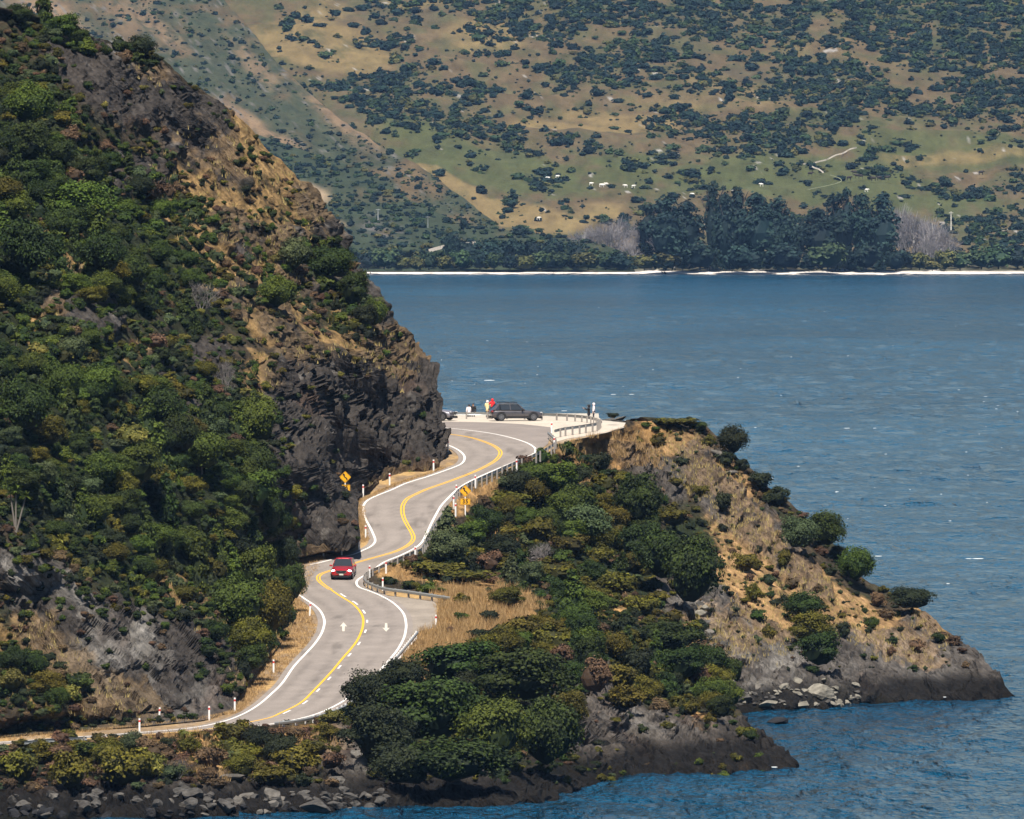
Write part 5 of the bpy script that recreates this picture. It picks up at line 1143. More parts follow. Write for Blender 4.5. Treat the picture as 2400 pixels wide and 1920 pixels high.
        # wheels
        for x in ax:
            wh = empty('wheel', (x, s_*(Wd/2-.115), r)); wh.parent = t
            bm = bmesh.new(); bmesh.ops.create_cone(bm, cap_ends=True, segments=24, radius1=r, radius2=r, depth=.22, matrix=Matrix.Rotation(math.pi/2, 4, 'X')); bmesh.ops.bevel(bm, geom=[e for e in bm.edges if e.calc_length() < .2], offset=.03, segments=2); bm_obj('tyre', bm, MT['tyre'], wh)
            bm = bmesh.new(); bmesh.ops.create_cone(bm, cap_ends=True, segments=20, radius1=.235, radius2=.235, depth=.02, matrix=Matrix.Translation((0, s_*.105, 0)) @ Matrix.Rotation(math.pi/2, 4, 'X')); bm_obj('brake_disc', bm, MT['blackp'], wh)
            bm = bmesh.new()
            for k in range(5): box(bm, (0, s_*.118, 0), (.05, .02, .44), Matrix.Rotation(k*math.pi/5, 4, 'Y'))
            ring = []
            for k in range(24):
                a = k*math.pi/12; box(bm, (math.cos(a)*.235, s_*.116, math.sin(a)*.235), (.03, .03, .066), Matrix.Rotation(-a, 4, 'Y'))
            bm_obj('rim', bm, MT['rim'], wh)
            # arch lining
            bm = bmesh.new(); N = 12
            for k in range(N):
                a = math.pi*(-.04+1.08*(k+.5)/N); box(bm, (x+math.cos(a)*(r+.06), s_*(Wd/2-.012), r+math.sin(a)*(r+.06)), (.10, .05, .125), Matrix.Rotation(-a, 4, 'Y'))
            bm_obj('wheel_arch', bm, MT['blackp'], t)
            bm = bmesh.new(); bmesh.ops.create_cone(bm, cap_ends=True, segments=20, radius1=r+.03, radius2=r+.03, depth=.05, matrix=Matrix.Translation((x, s_*(Wd/2-.022), r+.02)) @ Matrix.Rotation(math.pi/2, 4, 'X')); bm_obj('wheel_well', bm, MT['blackp'], t)
        bm = bmesh.new(); box(bm, (0, s_*(Wd/2-.03), .30), (L*.5, .07, .16)); bm_obj('sill', bm, MT['blackp'], t)
        for dx in (.12, -1.0):
            bm = bmesh.new(); box(bm, (dx-.3, s_*(Wd/2*.985), belt-.16), (.2, .03, .035)); bm_obj('door_handle', bm, paint, t)
            bm = bmesh.new(); box(bm, (dx+.55-(.0 if dx > 0 else .0), s_*(Wd/2*.997-.006), belt*.72), (.012, .012, belt*.55)); bm_obj('door_gap', bm, MT['blackp'], t)
        xf = L/2
        bm = bmesh.new(); bmesh.ops.create_icosphere(bm, subdivisions=2, radius=1, matrix=Matrix.Translation((xf-.14, s_*(Wd/2-.26), Hh*.455)) @ Matrix.Rotation(s_*-.35, 4, 'Z') @ Matrix.Diagonal((.10, .20, .065, 1))); bm_obj('headlight', bm, MT['lamp'] if lamps_on else MT['lampoff'], t, smooth=True)
        bm = bmesh.new(); bmesh.ops.create_icosphere(bm, subdivisions=2, radius=1, matrix=Matrix.Translation((-L/2+.10, s_*(Wd/2-.2), belt-.12)) @ Matrix.Diagonal((.12, .20, .10, 1))); bm_obj('tail_light', bm, MT['tail'], t, smooth=True)
        bm = bmesh.new(); box(bm, (xf-.10, s_*(Wd/2-.28), Hh*.20), (.10, .26, .12)); bm_obj('air_intake', bm, MT['blackp'], t)
    xf = L/2
    bm = bmesh.new(); pts = [(-.46, .12), (.46, .12), (.42, -.02), (.26, -.14), (-.26, -.14), (-.42, -.02)]
    f = bm.faces.new([bm.verts.new((xf+.012, y, Hh*.40+z)) for y, z in pts]); g = bmesh.ops.extrude_face_region(bm, geom=[f]); bmesh.ops.translate(bm, verts=[v for v in g['geom'] if isinstance(v, bmesh.types.BMVert)], vec=(-.06, 0, 0)); bmesh.ops.recalc_face_normals(bm, faces=bm.faces); bm_obj('grille', bm, MT['blackp'], t)
    bm = bmesh.new(); 
    for (a, b) in zip([(-.46, .12), (-.42, -.02), (-.26, -.14), (.26, -.14), (.42, -.02)], [(-.42, -.02), (-.26, -.14), (.26, -.14), (.42, -.02), (.46, .12)]):
        d = Vector((0, b[0]-a[0], b[1]-a[1])); box(bm, (xf+.03, (a[0]+b[0])/2, Hh*.40+(a[1]+b[1])/2), (.02, d.length+.02, .022), Matrix.Rotation(math.atan2(d.z, d.y), 4, 'X'))
    bm_obj('grille_trim', bm, MT['chrome'], t)
    bm = bmesh.new()
    for s_ in (-1, 1): box(bm, (xf+.03, s_*.045, Hh*.40+.025), (.02, .10, .02), Matrix.Rotation(s_*.5, 4, 'X'))
    bm_obj('badge', bm, MT['chrome'], t)
    bm = bmesh.new(); box(bm, (xf+.03, 0, Hh*.40-.22), (.02, .36, .125)); bm_obj('number_plate', bm, MT['plate'], t)
    bm = bmesh.new(); box(bm, (xf-.06, 0, .27), (.14, Wd*.74, .14)); bm_obj('bumper', bm, MT['blackp'], t); bm = bmesh.new(); box(bm, (-xf+.08, 0, .30), (.14, Wd*.8, .2)); bm_obj('bumper', bm, MT['blackp'], t)
    bm = bmesh.new(); box(bm, (-.05, 0, .32), (L*.86, Wd*.74, .16)); bm_obj('underbody', bm, MT['blackp'], t)
    t.rotation_mode = 'ZYX'; t.rotation_euler = (roll, 0, yaw)
    return t
def paintm(name, col):
    m = plain(name, col, .35, .25, var=.03, coat=.8); return m
suv = [(-2.28, .45, .92, .72, .62), (-2.22, .34, 1.02, .84, .74), (-1.9, .26, 1.06, .92, .82), (-.9, .24, 1.04, .93, .86), (.4, .24, 1.02, .93, .86), (.85, .24, 1.02, .92, .82), (1.5, .25, .96, .92, .78), (2.05, .27, .86, .88, .70), (2.24, .32, .78, .80, .62), (2.28, .42, .66, .70, .55)]
cy = YT(1352)
car('red SUV with lit headlights driving towards the viewer round the bend', un(805, 1354, cy), math.radians(-94), math.radians(3), paintm('red_car_paint', (.42, .012, .016)), suv, 4.56, 1.86, 1.68, True)
wagp = [(-2.42, .48, .90, .74, .64), (-2.36, .36, .98, .84, .76), (-2.0, .28, 1.00, .92, .84), (-.9, .26, .98, .935, .87), (.4, .26, .97, .935, .87), (.9, .26, .97, .93, .84), (1.6, .27, .90, .92, .80), (2.15, .30, .82, .88, .72), (2.38, .36, .74, .80, .62), (2.43, .46, .62, .72, .55)]
car('dark grey estate car with roof rails parked on the lookout gravel', un(1208, 986, YT(986)), math.radians(11), 0, paintm('grey_car_paint', (.075, .068, .075)), wagp, 4.86, 1.88, 1.66, False, wag=True)
car('dark and silver SUV whose nose shows past the cliff at the lookout', un(1010, 985, YT(985.5)), math.radians(-22), 0, paintm('silver_car_paint', (.22, .21, .24)), suv, 4.8, 1.88, 1.72, False)

# ------------------------------------------------------------------ people at the lookout
def skinned(name, verts, edges, radii, mat, parent, sub=2, root=0):
    me = bpy.data.meshes.new(name); me.from_pydata(verts, edges, []); o = bpy.data.objects.new(name, me); COL.objects.link(o)
    sk = o.modifiers.new('s', 'SKIN')
    for i, r in enumerate(radii):
        me.skin_vertices[0].data[i].radius = (r, r) if not isinstance(r, tuple) else r
    me.skin_vertices[0].data[root].use_root = True
    sb = o.modifiers.new('b', 'SUBSURF'); sb.levels = sub; sb.render_levels = sub
    dg = bpy.context.evaluated_depsgraph_get(); m2 = bpy.data.meshes.new_from_object(o.evaluated_get(dg)); m2.name = name
    bpy.data.objects.remove(o); m2.materials.clear(); m2.polygons.foreach_set('use_smooth', np.full(len(m2.polygons), True))
    return link(name, m2, mat, parent)
SKIN = plain('skin', (.45, .27, .19), .6); HAIR = plain('black_hair', (.02, .015, .012), .6); DENIM = plain('dark_trousers', (.03, .03, .045), .85)
def cloth(n, c): return plain(n, c, .85)
def person(px, py_top, Y, label, coat, yaw, hgt=1.68, hood=None, long=True, pose='stand', hair=HAIR, cap=None):
    k = F/Y; g = un(px, py_top, Y); zg = g[2]-hgt; t = empty('person', (g[0], Y, zg), label=label, cat='person', group='people looking over the lookout rail')
    s = hgt/1.7
    def S(L): return [(a*s, b*s, c*s) for a, b, c in L]
    # 0 pelvis 1 waist 2 chest 3 neck 4 head 5 crown | arms | legs ; x sideways, y forward
    if pose == 'phone': aL = [(.19, 0, 1.40), (.24, .16, 1.22), (.14, .42, 1.34), (.12, .50, 1.37)]; aR = [(-.19, 0, 1.40), (-.24, .16, 1.22), (-.06, .42, 1.36), (-.04, .50, 1.39)]
    elif pose == 'elbows': aL = [(.19, 0, 1.40), (.30, .12, 1.16), (.18, .30, 1.28), (.15, .38, 1.33)]; aR = [(-.19, 0, 1.40), (-.30, .12, 1.16), (-.18, .30, 1.28), (-.15, .38, 1.33)]
    else: aL = [(.19, 0, 1.40), (.26, -.02, 1.13), (.25, .08, .88), (.25, .10, .80)]; aR = [(-.19, 0, 1.40), (-.26, -.02, 1.13), (-.25, .08, .88), (-.25, .10, .80)]
    body = [(0, 0, .93), (0, .01, 1.12), (0, 0, 1.32), (0, .01, 1.47), (0, .03, 1.56), (0, .03, 1.65)]
    legs = [(.09, 0, .86), (.10, .02, .48), (.10, -.01, .08), (.11, .13, .04), (-.09, 0, .86), (-.10, .02, .48), (-.10, -.01, .08), (-.11, .13, .04)]
    verts = body+aL+aR+legs
    edges = [(0, 1), (1, 2), (2, 3), (3, 4), (4, 5), (2, 6), (6, 7), (7, 8), (8, 9), (2, 10), (10, 11), (11, 12), (12, 13), (0, 14), (14, 15), (15, 16), (16, 17), (0, 18), (18, 19), (19, 20), (20, 21)]
    rad = [.13, .12, .14, .055, .085, .06]+[.06, .045, .032, .028]*2+[.085, .058, .042, .035]*2
    # fingers
    for hi, sd in ((9, 1), (13, -1)):
        h = Vector(verts[hi]); d = (h-Vector(verts[hi-1])).normalized(); side = d.cross(Vector((0, 0, 1) if abs(d.z) < .9 else (0, 1, 0))).normalized()
        for q, (o_, L_) in enumerate([(-.028, .075), (-.01, .088), (.01, .083), (.028, .065)]):
            a = h+d*.045+side*o_; b = a+d*L_*.6; c = b+(d*.6+Vector((0, 0, -.6))).normalized()*L_*.4; i0 = len(verts); verts += [tuple(a), tuple(b), tuple(c)]; edges += [(hi, i0), (i0, i0+1), (i0+1, i0+2)]; rad += [.009, .008, .007]
        a = h+side*.035*sd+d*.01; b = a+(side*sd+d).normalized()*.045; i0 = len(verts); verts += [tuple(a), tuple(b)]; edges += [(hi, i0), (i0, i0+1)]; rad += [.010, .008]
    skinned('body', S(verts), edges, [r*s for r in rad], SKIN, t)
    tv = [(0, 0, .95), (.09, 0, .86), (.10, .02, .48), (.10, -.01, .10), (-.09, 0, .86), (-.10, .02, .48), (-.10, -.01, .10)]
    skinned('trousers', S(tv), [(0, 1), (1, 2), (2, 3), (0, 4), (4, 5), (5, 6)], [x*s for x in (.14, .095, .07, .055, .095, .07, .055)], DENIM, t)
    lo = .62 if long else .86
    cv = [(0, 0, 1.12), (0, 0, .93), (0, 0, lo), (0, 0, 1.32), (0, .0, 1.44)]+aL[:3]+aR[:3]
    skinned('coat', S(cv), [(0, 1), (1, 2), (0, 3), (3, 4), (3, 5), (5, 6), (6, 7), (3, 8), (8, 9), (9, 10)], [tuple(q*s for q in x) if isinstance(x, tuple) else x*s for x in ((.17, .14), (.19, .16), (.21, .17) if long else (.18, .15), (.19, .15), .09, .085, .068, .055, .085, .068, .055)], coat, t)
    def ball(name, c, r3, mat, cut=None):
        bm = bmesh.new(); bmesh.ops.create_icosphere(bm, subdivisions=3, radius=1, matrix=Matrix.Translation(Vector(c)*s) @ Matrix.Diagonal((*[q*s for q in r3], 1)))
        if cut is not None: bmesh.ops.delete(bm, geom=[v for v in bm.verts if v.co.y > cut*s and v.co.z < 1.62*s], context='VERTS')
        return bm_obj(name, bm, mat, t, smooth=True)
    if hood: ball('hood', (0, -.005, 1.585), (.135, .145, .155), hood, .09)
    else: ball('hair', (0, .01, 1.61), (.105, .115, .115), hair, .06)
    if cap: ball('cap', (0, .03, 1.67), (.115, .135, .065), cap)
    for sx in (-.033, .033): ball('eye', (sx, .112, 1.595), (.012, .008, .01), HAIR)
    ball('nose', (0, .125, 1.568), (.014, .02, .022), SKIN); ball('mouth', (0, .108, 1.535), (.026, .01, .007), MT['red'])
    for sx in (-.088, .088): ball('ear', (sx, .025, 1.58), (.014, .022, .032), SKIN)
    t.rotation_euler[2] = yaw; return t
cy_, cr_, cw_, ck_ = cloth('pale_yellow_cloth', (.72, .62, .34)), cloth('red_cloth', (.65, .02, .025)), cloth('white_cloth', (.80, .72, .74)), cloth('black_cloth', (.01, .01, .012))
person(1142.5, 939, 1332, 'person in a long pale yellow coat behind the grey parked car', cy_, math.radians(-20), hood=cw_, pose='elbows')
person(1154, 935, 1331.5, 'person in a red hooded jacket behind the grey parked car', cr_, math.radians(25), hood=cr_, long=False, pose='elbows')
person(1099.5, 948, 1335, 'person in a white top sitting-height behind the rail, left of a dark one', cw_, math.radians(20), hood=None, long=False, hair=HAIR)
person(1109, 946, 1335, 'person in a black jacket behind the rail beside a white-clad one', ck_, math.radians(170), hood=None, long=False)
pb = person(1380, 949, 1331, 'person all in black holding up a pale phone at the lookout end', ck_, math.radians(85), hood=ck_, pose='phone')
person(1391.5, 945, 1330.5, 'person in a long white coat at the lookout end beside the black one', cw_, math.radians(95), hood=cw_, long=True)
# phone / white glove held by the person in black
bm = bmesh.new(); box(bm, (0, 0, 0), (.02, .09, .17)); ph = bm_obj('phone', bm, MT['white'], None, label='pale phone held up by the person all in black', cat='phone'); q = un(1371.5, 960, 1331); ph.location = q
# ------------------------------------------------------------------ near trees, placed one by one
HM = 'on the headland slope'
TL = [
 (1499, 1172, 60, 78, 'dgreen', 'big', near, 'tall dense dark green tree standing highest on the headland slope'),
 (1627, 1334, 74, 100, 'dgreen', 'big', near, 'largest dark green tree at the right of the headland thicket'),
 (1549, 1300, 66, 72, 'dgreen', 'big', near, 'dark green tree left of and touching the largest headland tree'),
 (1500, 1270, 55, 55, 'dgreen', 'big', near, 'mid-sized green tree between the tall tree and the largest one'),
 (1297, 1117, 58, 42, 'mgreen', 'big', near, 'green tree just below the guardrail under the hairpin'),
 (1255, 1110, 44, 32, 'mgreen', 'big', near, 'low green tree left of the one under the hairpin guardrail'),
 (1345, 1178, 52, 52, 'mgreen', 'big', near, 'green tree in the gully below the hairpin thicket'),
 (1371, 1224, 58, 48, 'grey', 'big', near, 'soft grey green tree in the middle of the headland thicket'),
 (1318, 1190, 44, 42, 'mgreen', 'big', near, 'bright green tree under the hairpin trees'),
 (1141, 1222, 43, 44, 'dgreen', 'big', near, 'round dark green tree just right of the pale conifer'),
 (1237, 1212, 33, 30, 'mgreen', 'big', near, 'small round green tree in the middle of the upper thicket'),
 (1386, 1410, 46, 36, 'mgreen', 'big', near, 'green tree above the small pair in the lower thicket'),
 (1363, 1464, 42, 42, 'dgreen', 'big', near, 'upper one of two stacked dark green trees in the lower thicket'),
 (1382, 1530, 42, 54, 'dgreen', 'big', near, 'lower one of two stacked dark green trees in the lower thicket'),
 (1575, 1492, 82, 44, 'dgreen', 'big', near, 'wide low dark tree on the edge above the cove scree'),
 (1604, 1552, 58, 48, 'dgreen', 'big', near, 'dark green tree below the wide low one above the cove'),
 (1667, 1622, 42, 42, 'mgreen', 'big', near, 'small green tree on the edge of the near headland above the cove'),
 (1690, 1655, 36, 34, 'dgreen', 'big', near, 'dark green tree at the right edge above the near point'),
 (1074, 1552, 98, 56, 'dgreen', 'big', near, 'big domed dark tree right of the white-posted guardrail'),
 (1218, 1584, 104, 70, 'dgreen', 'big', near, 'big domed dark tree farthest right in the foreground grove'),
 (861, 1622, 58, 60, 'black', 'big', near, 'pointed dark tree at the left edge of the grove against the road'),
 (945, 1582, 56, 46, 'black', 'big', near, 'spiky-topped dark tree in front of the road guardrail'),
 (1004, 1665, 112, 86, 'dgreen', 'big', near, 'broad dark tree in the heart of the foreground grove'),
 (1160, 1708, 84, 84, 'mgreen', 'big', near, 'lighter green tree low in the foreground grove'),
 (1055, 1782, 118, 62, 'dgreen', 'big', near, 'dark dome-shaped tree lowest in the grove above the water'),
 (1282, 1718, 74, 92, 'dgreen', 'big', near, 'dark tree at the lower right of the grove beside the grey rock'),
 (880, 1712, 82, 72, 'black', 'big', near, 'blackish tree at the lower left of the grove'),
 (950, 1790, 74, 60, 'black', 'big', near, 'blackish tree low beside the dome-shaped one'),
 (1332, 1662, 40, 48, 'olive', 'big', near, 'yellowish green tree at the right fringe of the grove'),
 (1720, 1030, 34, 42, 'black', 'big', farh, 'lone dark tree standing out against the lake right of the crest'),
 (1886, 1420, 46, 42, 'dgreen', 'big', farh, 'dense dark tree at the top of the long dark clump over the scree'),
 (1897, 1470, 50, 44, 'olive', 'big', farh, 'olive tree in the middle of the long dark clump over the scree'),
 (1922, 1520, 56, 52, 'dgreen', 'big', farh, 'dark tree at the foot of the long clump over the scree'),
 (1875, 1248, 46, 48, 'grey', 'big', farh, 'grey green round tree on the outer ridge'),
 (1934, 1240, 44, 52, 'dgreen', 'big', farh, 'tall dark green tree on the outer ridge against the lake'),
 (2004, 1322, 42, 50, 'mgreen', 'big', farh, 'green tree lower on the outer ridge against the lake'),
 (2137, 1402, 56, 32, 'black', 'big', farh, 'low wind-bent blackish tree near the outer tip'),
]
for x, y, rx, rz, m, key, sh, lb in TL:
    q = 1.22 if (sh is near and y > 1520 and x < 1350) else 1.14
    tree(x, y+rz*.12, rx*q, rz*q, m, sh, lb, None, key, name='tree', dpt=.9)
tree(1048, 1262, 56, 72, 'grey', near, 'pale grey green conifer with a pointed top beside the road bend', None, 'cone', name='conifer', cat='conifer', dpt=1)
tree(1048, 1285, 58, 52, 'grey', near, 'low grey green tree at the foot of the pale conifer', None, 'big', name='tree', dpt=1)
SH = []  # hand placed shrubs: x y rx rz mat key sheet label
SH += [(1022, 1334, 92, 34, 'olive', 'flat', near, 'spreading olive shrub behind the guardrail loop'), (1090, 1350, 80, 30, 'olive', 'flat', near, 'low olive shrub right of the guardrail loop'), (1185, 1326, 70, 34, 'olive', 's', near, 'olive shrub above the golden grass'), (1297, 1345, 62, 44, 'olive', 's', near, 'olive shrub in the middle of the headland thicket'),
  (1267, 1252, 56, 46, 'olive', 's', near, 'olive shrub below the small round tree'), (1334, 1282, 54, 42, 'olive', 's', near, 'olive shrub left of the largest trees'), (1186, 1492, 52, 38, 'olive', 's', near, 'olive shrub right of the golden grass bank'), (1225, 1482, 60, 50, 'olive', 's', near, 'olive shrub above the big domed trees'), (1297, 1508, 62, 54, 'olive', 's', near, 'olive shrub left of the stacked green trees'),
  (1408, 1304, 48, 38, 'olive', 's', near, 'olive shrub under the largest headland trees'), (1453, 1590, 62, 52, 'olive', 's', near, 'bright olive shrub above the pale grey rock face'), (1390, 1590, 50, 60, 'brown', 's', near, 'brown scrubby bush below the stacked trees'), (1468, 1640, 60, 40, 'olive', 's', near, 'olive shrub on the lip of the pale rock face'), (1408, 1088, 42, 34, 'black', 's', near, 'blackish shrub on the dry crest'),
  (1240, 1160, 60, 34, 'olive', 's', near, 'olive shrub below the upper green trees'), (1195, 1175, 60, 30, 'olive', 's', near, 'olive shrub right of the yellow sign'), (1128, 1178, 24, 22, 'brown', 's', near, 'brown bush right below the yellow sign'), (1193, 1218, 18, 20, 'black', 's', near, 'small dark dead bush between round trees'), (1190, 1250, 40, 30, 'olive', 's', near, 'small olive bush below the dead one'),
  (1580, 1215, 42, 34, 'olive', 's', near, 'olive bush on the dry slope right of the tall tree'), (915, 1362, 14, 12, 'black', 's', near, 'small black bush inside the guardrail loop'), (951, 1376, 14, 8, 'mgreen', 's', near, 'tiny green bush behind the guardrail'), (1035, 1383, 14, 8, 'mgreen', 's', near, 'tiny green bush near the end of the guardrail'), (1080, 1447, 22, 16, 'mgreen', 's', near, 'low green bush in the golden grass'), (1055, 1478, 16, 12, 'brown', 's', near, 'brown bush at the pull-off corner'),
  (1470, 1480, 50, 40, 'black', 's', near, 'dark shrub left of the wide cove tree'), (1500, 1420, 50, 36, 'olive', 's', near, 'olive shrub in front of the rubble gully'), (1440, 1370, 56, 44, 'olive', 's', near, 'olive shrub under the dark tree group'), (1500, 1560, 46, 50, 'black', 's', near, 'dark scrub left of the cove trees'), (1560, 1610, 44, 40, 'dgreen', 's', near, 'green bush above the near rock point'), (1540, 1660, 36, 30, 'brown', 's', near, 'brown bush above the near rock point'),
  (1744, 1718, 30, 22, 'olive', 's', near, 'yellow green bush at the outer end of the near point'), (1760, 1725, 22, 20, 'dgreen', 's', near, 'dark bush at the outermost end of the near point'), (1620, 1660, 30, 30, 'olive', 's', near, 'olive bush near the edge of the point'),
  (1582, 988, 66, 18, 'olive', 'flat', farh, 'low yellowish green hedge-like shrub along the crest skyline'), (1545, 992, 40, 14, 'black', 'flat', farh, 'dark shrub at the left end of the crest skyline'), (1640, 1002, 26, 20, 'dgreen', 's', farh, 'dark shrub at the right end of the crest skyline'), (1436, 975, 18, 9, 'black', 's', near, 'small dark bush on the lookout rocks'), (1700, 1078, 30, 26, 'black', 's', farh, 'dark bush below the lone skyline tree'), (1738, 1092, 26, 22, 'black', 's', farh, 'dark bush right of the overhanging crest rock'),
  (1780, 1130, 38, 30, 'black', 's', farh, 'dark bush on the upper outer ridge'), (1820, 1165, 36, 30, 'black', 's', farh, 'dark bush midway down the outer ridge'), (1745, 1319, 34, 34, 'olive', 's', farh, 'olive bush beside the slanting rock slab'), (1763, 1393, 24, 30, 'olive', 's', farh, 'small olive bush above the scree'), (1978, 1478, 22, 28, 'black', 's', farh, 'round black bush on the golden outer slope'), (1841, 1311, 22, 26, 'olive', 's', farh, 'olive bush between the rock slabs'),
  (1722, 1572, 26, 42, 'dgreen', 's', farh, 'upright dark bush on the pale scree'), (2056, 1408, 24, 26, 'brown', 's', farh, 'brown bush below the green ridge tree'), (2042, 1462, 22, 22, 'dgreen', 's', farh, 'small green bush low on the golden slope'), (2200, 1497, 22, 20, 'dgreen', 's', farh, 'small green bush near the outer tip'), (1960, 1300, 30, 26, 'black', 's', farh, 'dark bush left of the green ridge tree'), (1694, 1180, 26, 34, 'black', 's', farh, 'dark bush on the upper slanting slab'), (1640, 1150, 26, 20, 'olive', 's', farh, 'low olive bush on the upper golden slope'), (2255, 1525, 14, 10, 'brown', 's', farh, 'small brown bush at the outer tip edge'),
  (46, 1800, 62, 62, 'olive', 's', near, 'round yellow green bush at the far bottom left'), (162, 1815, 68, 62, 'olive', 's', near, 'round yellow green bush second from the bottom left'), (288, 1800, 74, 74, 'olive', 's', near, 'largest round yellow green bush on the near bank'), (230, 1765, 60, 34, 'mgreen', 's', near, 'green bush below the bottom left guardrail'), (120, 1770, 60, 36, 'olive', 's', near, 'green bush under the short guardrail'),
  (547, 1722, 52, 48, 'olive', 's', near, 'tall olive bush at the foot of the visible road'), (584, 1772, 40, 40, 'olive', 's', near, 'olive bush trailing down below the tall one'), (690, 1790, 66, 52, 'olive', 's', near, 'wide green bush left of the rock chute'), (640, 1820, 60, 36, 'olive', 's', near, 'low green bush above the large rounded boulder'), (740, 1755, 40, 36, 'olive', 's', near, 'green bush below the short white rail'), (394, 1746, 26, 24, 'black', 's', near, 'dark bush among brown scrub on the near bank'), (440, 1752, 32, 30, 'olive', 's', near, 'green bush among brown scrub on the near bank'), (779, 1682, 36, 26, 'yellow', 's', near, 'feathery yellow green bush against the road'), (872, 1776, 36, 36, 'olive', 's', near, 'yellow green bush right of the rock chute'), (770, 1720, 36, 26, 'olive', 's', near, 'olive bush beneath the feathery one'), (880, 1815, 26, 14, 'olive', 's', near, 'tiny green bush on the rock chute foot'),
  (343, 1756, 36, 36, 'brown', 's', near, 'rusty brown bush on the near bank'), (395, 1775, 30, 26, 'brown', 's', near, 'second rusty brown bush on the near bank'), (403, 1812, 34, 26, 'grey', 's', near, 'grey brown bush above the shore rocks'), (490, 1780, 50, 40, 'brown', 's', near, 'brown dry bush in the middle of the near bank'), (620, 1735, 46, 30, 'brown', 's', near, 'brown dry bush below the road end'), (470, 1722, 26, 12, 'olive', 's', near, 'low olive bush at the lower road corner'), (690, 1718, 40, 16, 'brown', 's', near, 'brown tuft below the white rail'), (490, 1820, 36, 26, 'brown', 's', near, 'brown bush above the slanting slab')]
for x, y, rx, rz, m, key, sh, lb in SH:
    g = sh.at(x, min(y+rz*.5, sh.rows[-1]-2)); o = place_crown('shrub', random.choice(CR[key][m]), x, y, rx, rz, float(g[1])-rx*.3/28, depth=.85); tag(o, lb, 'shrub')
# big trees and bushes of the left hill
HT = [(655, 1225, 36, 48, 'dgreen', 'uppermost dark tree of three stacked at the hill edge by the road'), (668, 1300, 42, 50, 'black', 'middle dark tree of three stacked at the hill edge, hiding the road'), (684, 1370, 34, 56, 'dgreen', 'lowest dark tree of three stacked at the hill edge by the road'), (632, 1200, 40, 62, 'dgreen', 'dark tree above the road-hiding one'), (600, 1340, 60, 70, 'mgreen', 'light green tree left of the road-hiding one'), (640, 1430, 52, 80, 'olive', 'olive tree low at the hill edge over the road'), (590, 1500, 48, 62, 'olive', 'olive brown tree beside the dirt bank'), (560, 1420, 70, 76, 'mgreen', 'full green tree above the grey lower rock cut'),
 (470, 1060, 70, 62, 'mgreen', 'green tree below the narrow rock slab'), (605, 990, 52, 70, 'mgreen', 'bright green tree left of the dark cliff'), (490, 1000, 52, 44, 'grey', 'round grey green tree above the dense bush'), (600, 1095, 50, 66, 'dgreen', 'dark green tree at the foot of the cliff columns'), (590, 1150, 70, 60, 'mgreen', 'green tree at the right of the dense bush'), (380, 960, 66, 60, 'dgreen', 'dark tree left of the narrow rock slab'), (420, 1020, 60, 60, 'dgreen', 'dark tree beneath the narrow rock slab'),
  (60, 960, 74, 80, 'dgreen', 'large dark tree at the left edge of the dense bush'), (150, 900, 56, 60, 'mgreen', 'green tree below the big grey slab'), (235, 900, 56, 50, 'mgreen', 'bright green tree right below the big grey slab'), (330, 1090, 70, 60, 'mgreen', 'green tree in the middle of the dense bush'), (60, 590, 84, 84, 'dgreen', 'large round dark tree at the left above the grey slab'), (240, 600, 70, 66, 'dgreen', 'round dark tree right above the grey slab'), (190, 480, 80, 60, 'mgreen', 'green tree high on the left of the hill'), (70, 250, 60, 60, 'mgreen', 'bright green tree near the left edge below the crest rocks'), (60, 340, 60, 60, 'dgreen', 'dark tree under the bright one at the left edge'), (330, 112, 44, 34, 'black', 'dark tree on the hill skyline'), (45, 35, 36, 30, 'dgreen', 'small green tree on the skyline at the upper left'), (300, 640, 66, 50, 'dgreen', 'dark tree right of the round one above the slab'), (780, 620, 60, 50, 'dgreen', 'dark tree high above the cliff near the skyline'), (830, 680, 44, 50, 'dgreen', 'dark tree just left of the skyline above the cliff'), (690, 600, 46, 50, 'grey', 'grey green tree high on the middle slope'), (880, 735, 36, 44, 'mgreen', 'green tree near the skyline over the cliff'), (650, 690, 50, 46, 'mgreen', 'green tree on the slope above the cliff')]
for x, y, rx, rz, m, lb in HT: tree(x, y, rx*1.12, rz*1.08, m, hill, lb, None, 'big', dpt=.8)

# ------------------------------------------------------------------ scattered shrubs
def pick(r, w): 
    q = r.random()*sum(w.values())
    for k, v in w.items():
        q -= v
        if q <= 0: return k
    return k
def scatter(sh, n, dens, size, mats, seed, xr, yr, mind=.55, zone=None):
    r = random.Random(seed); out = []; nr = np.random.default_rng(seed)
    X = nr.uniform(*xr, n); Y_ = nr.uniform(*yr, n); D = dens(X, Y_); U = nr.uniform(size=n); S = size(X, Y_, nr)
    grid = {}
    for x, y, d, u, s in zip(X, Y_, D, U, S):
        if u > d or not sh.inside(x, y, 4): continue
        if sh is near and x-P_Rf(y) < s*1.1+6 and y < 1560: continue
        if sh is near and 1020 < x < 1110 and 1130 < y < 1215: continue
        gx, gy = int(x//60), int(y//60); ok = True
        for i in (-1, 0, 1):
            for j in (-1, 0, 1):
                for (a, b, c) in grid.get((gx+i, gy+j), ()):
                    if (a-x)**2+(b-y)**2 < ((c+s)*mind)**2: ok = False
        if not ok: continue
        grid.setdefault((gx, gy), []).append((x, y, s)); out.append((x, y, s, pick(r, mats(x, y)), sh))
    return out
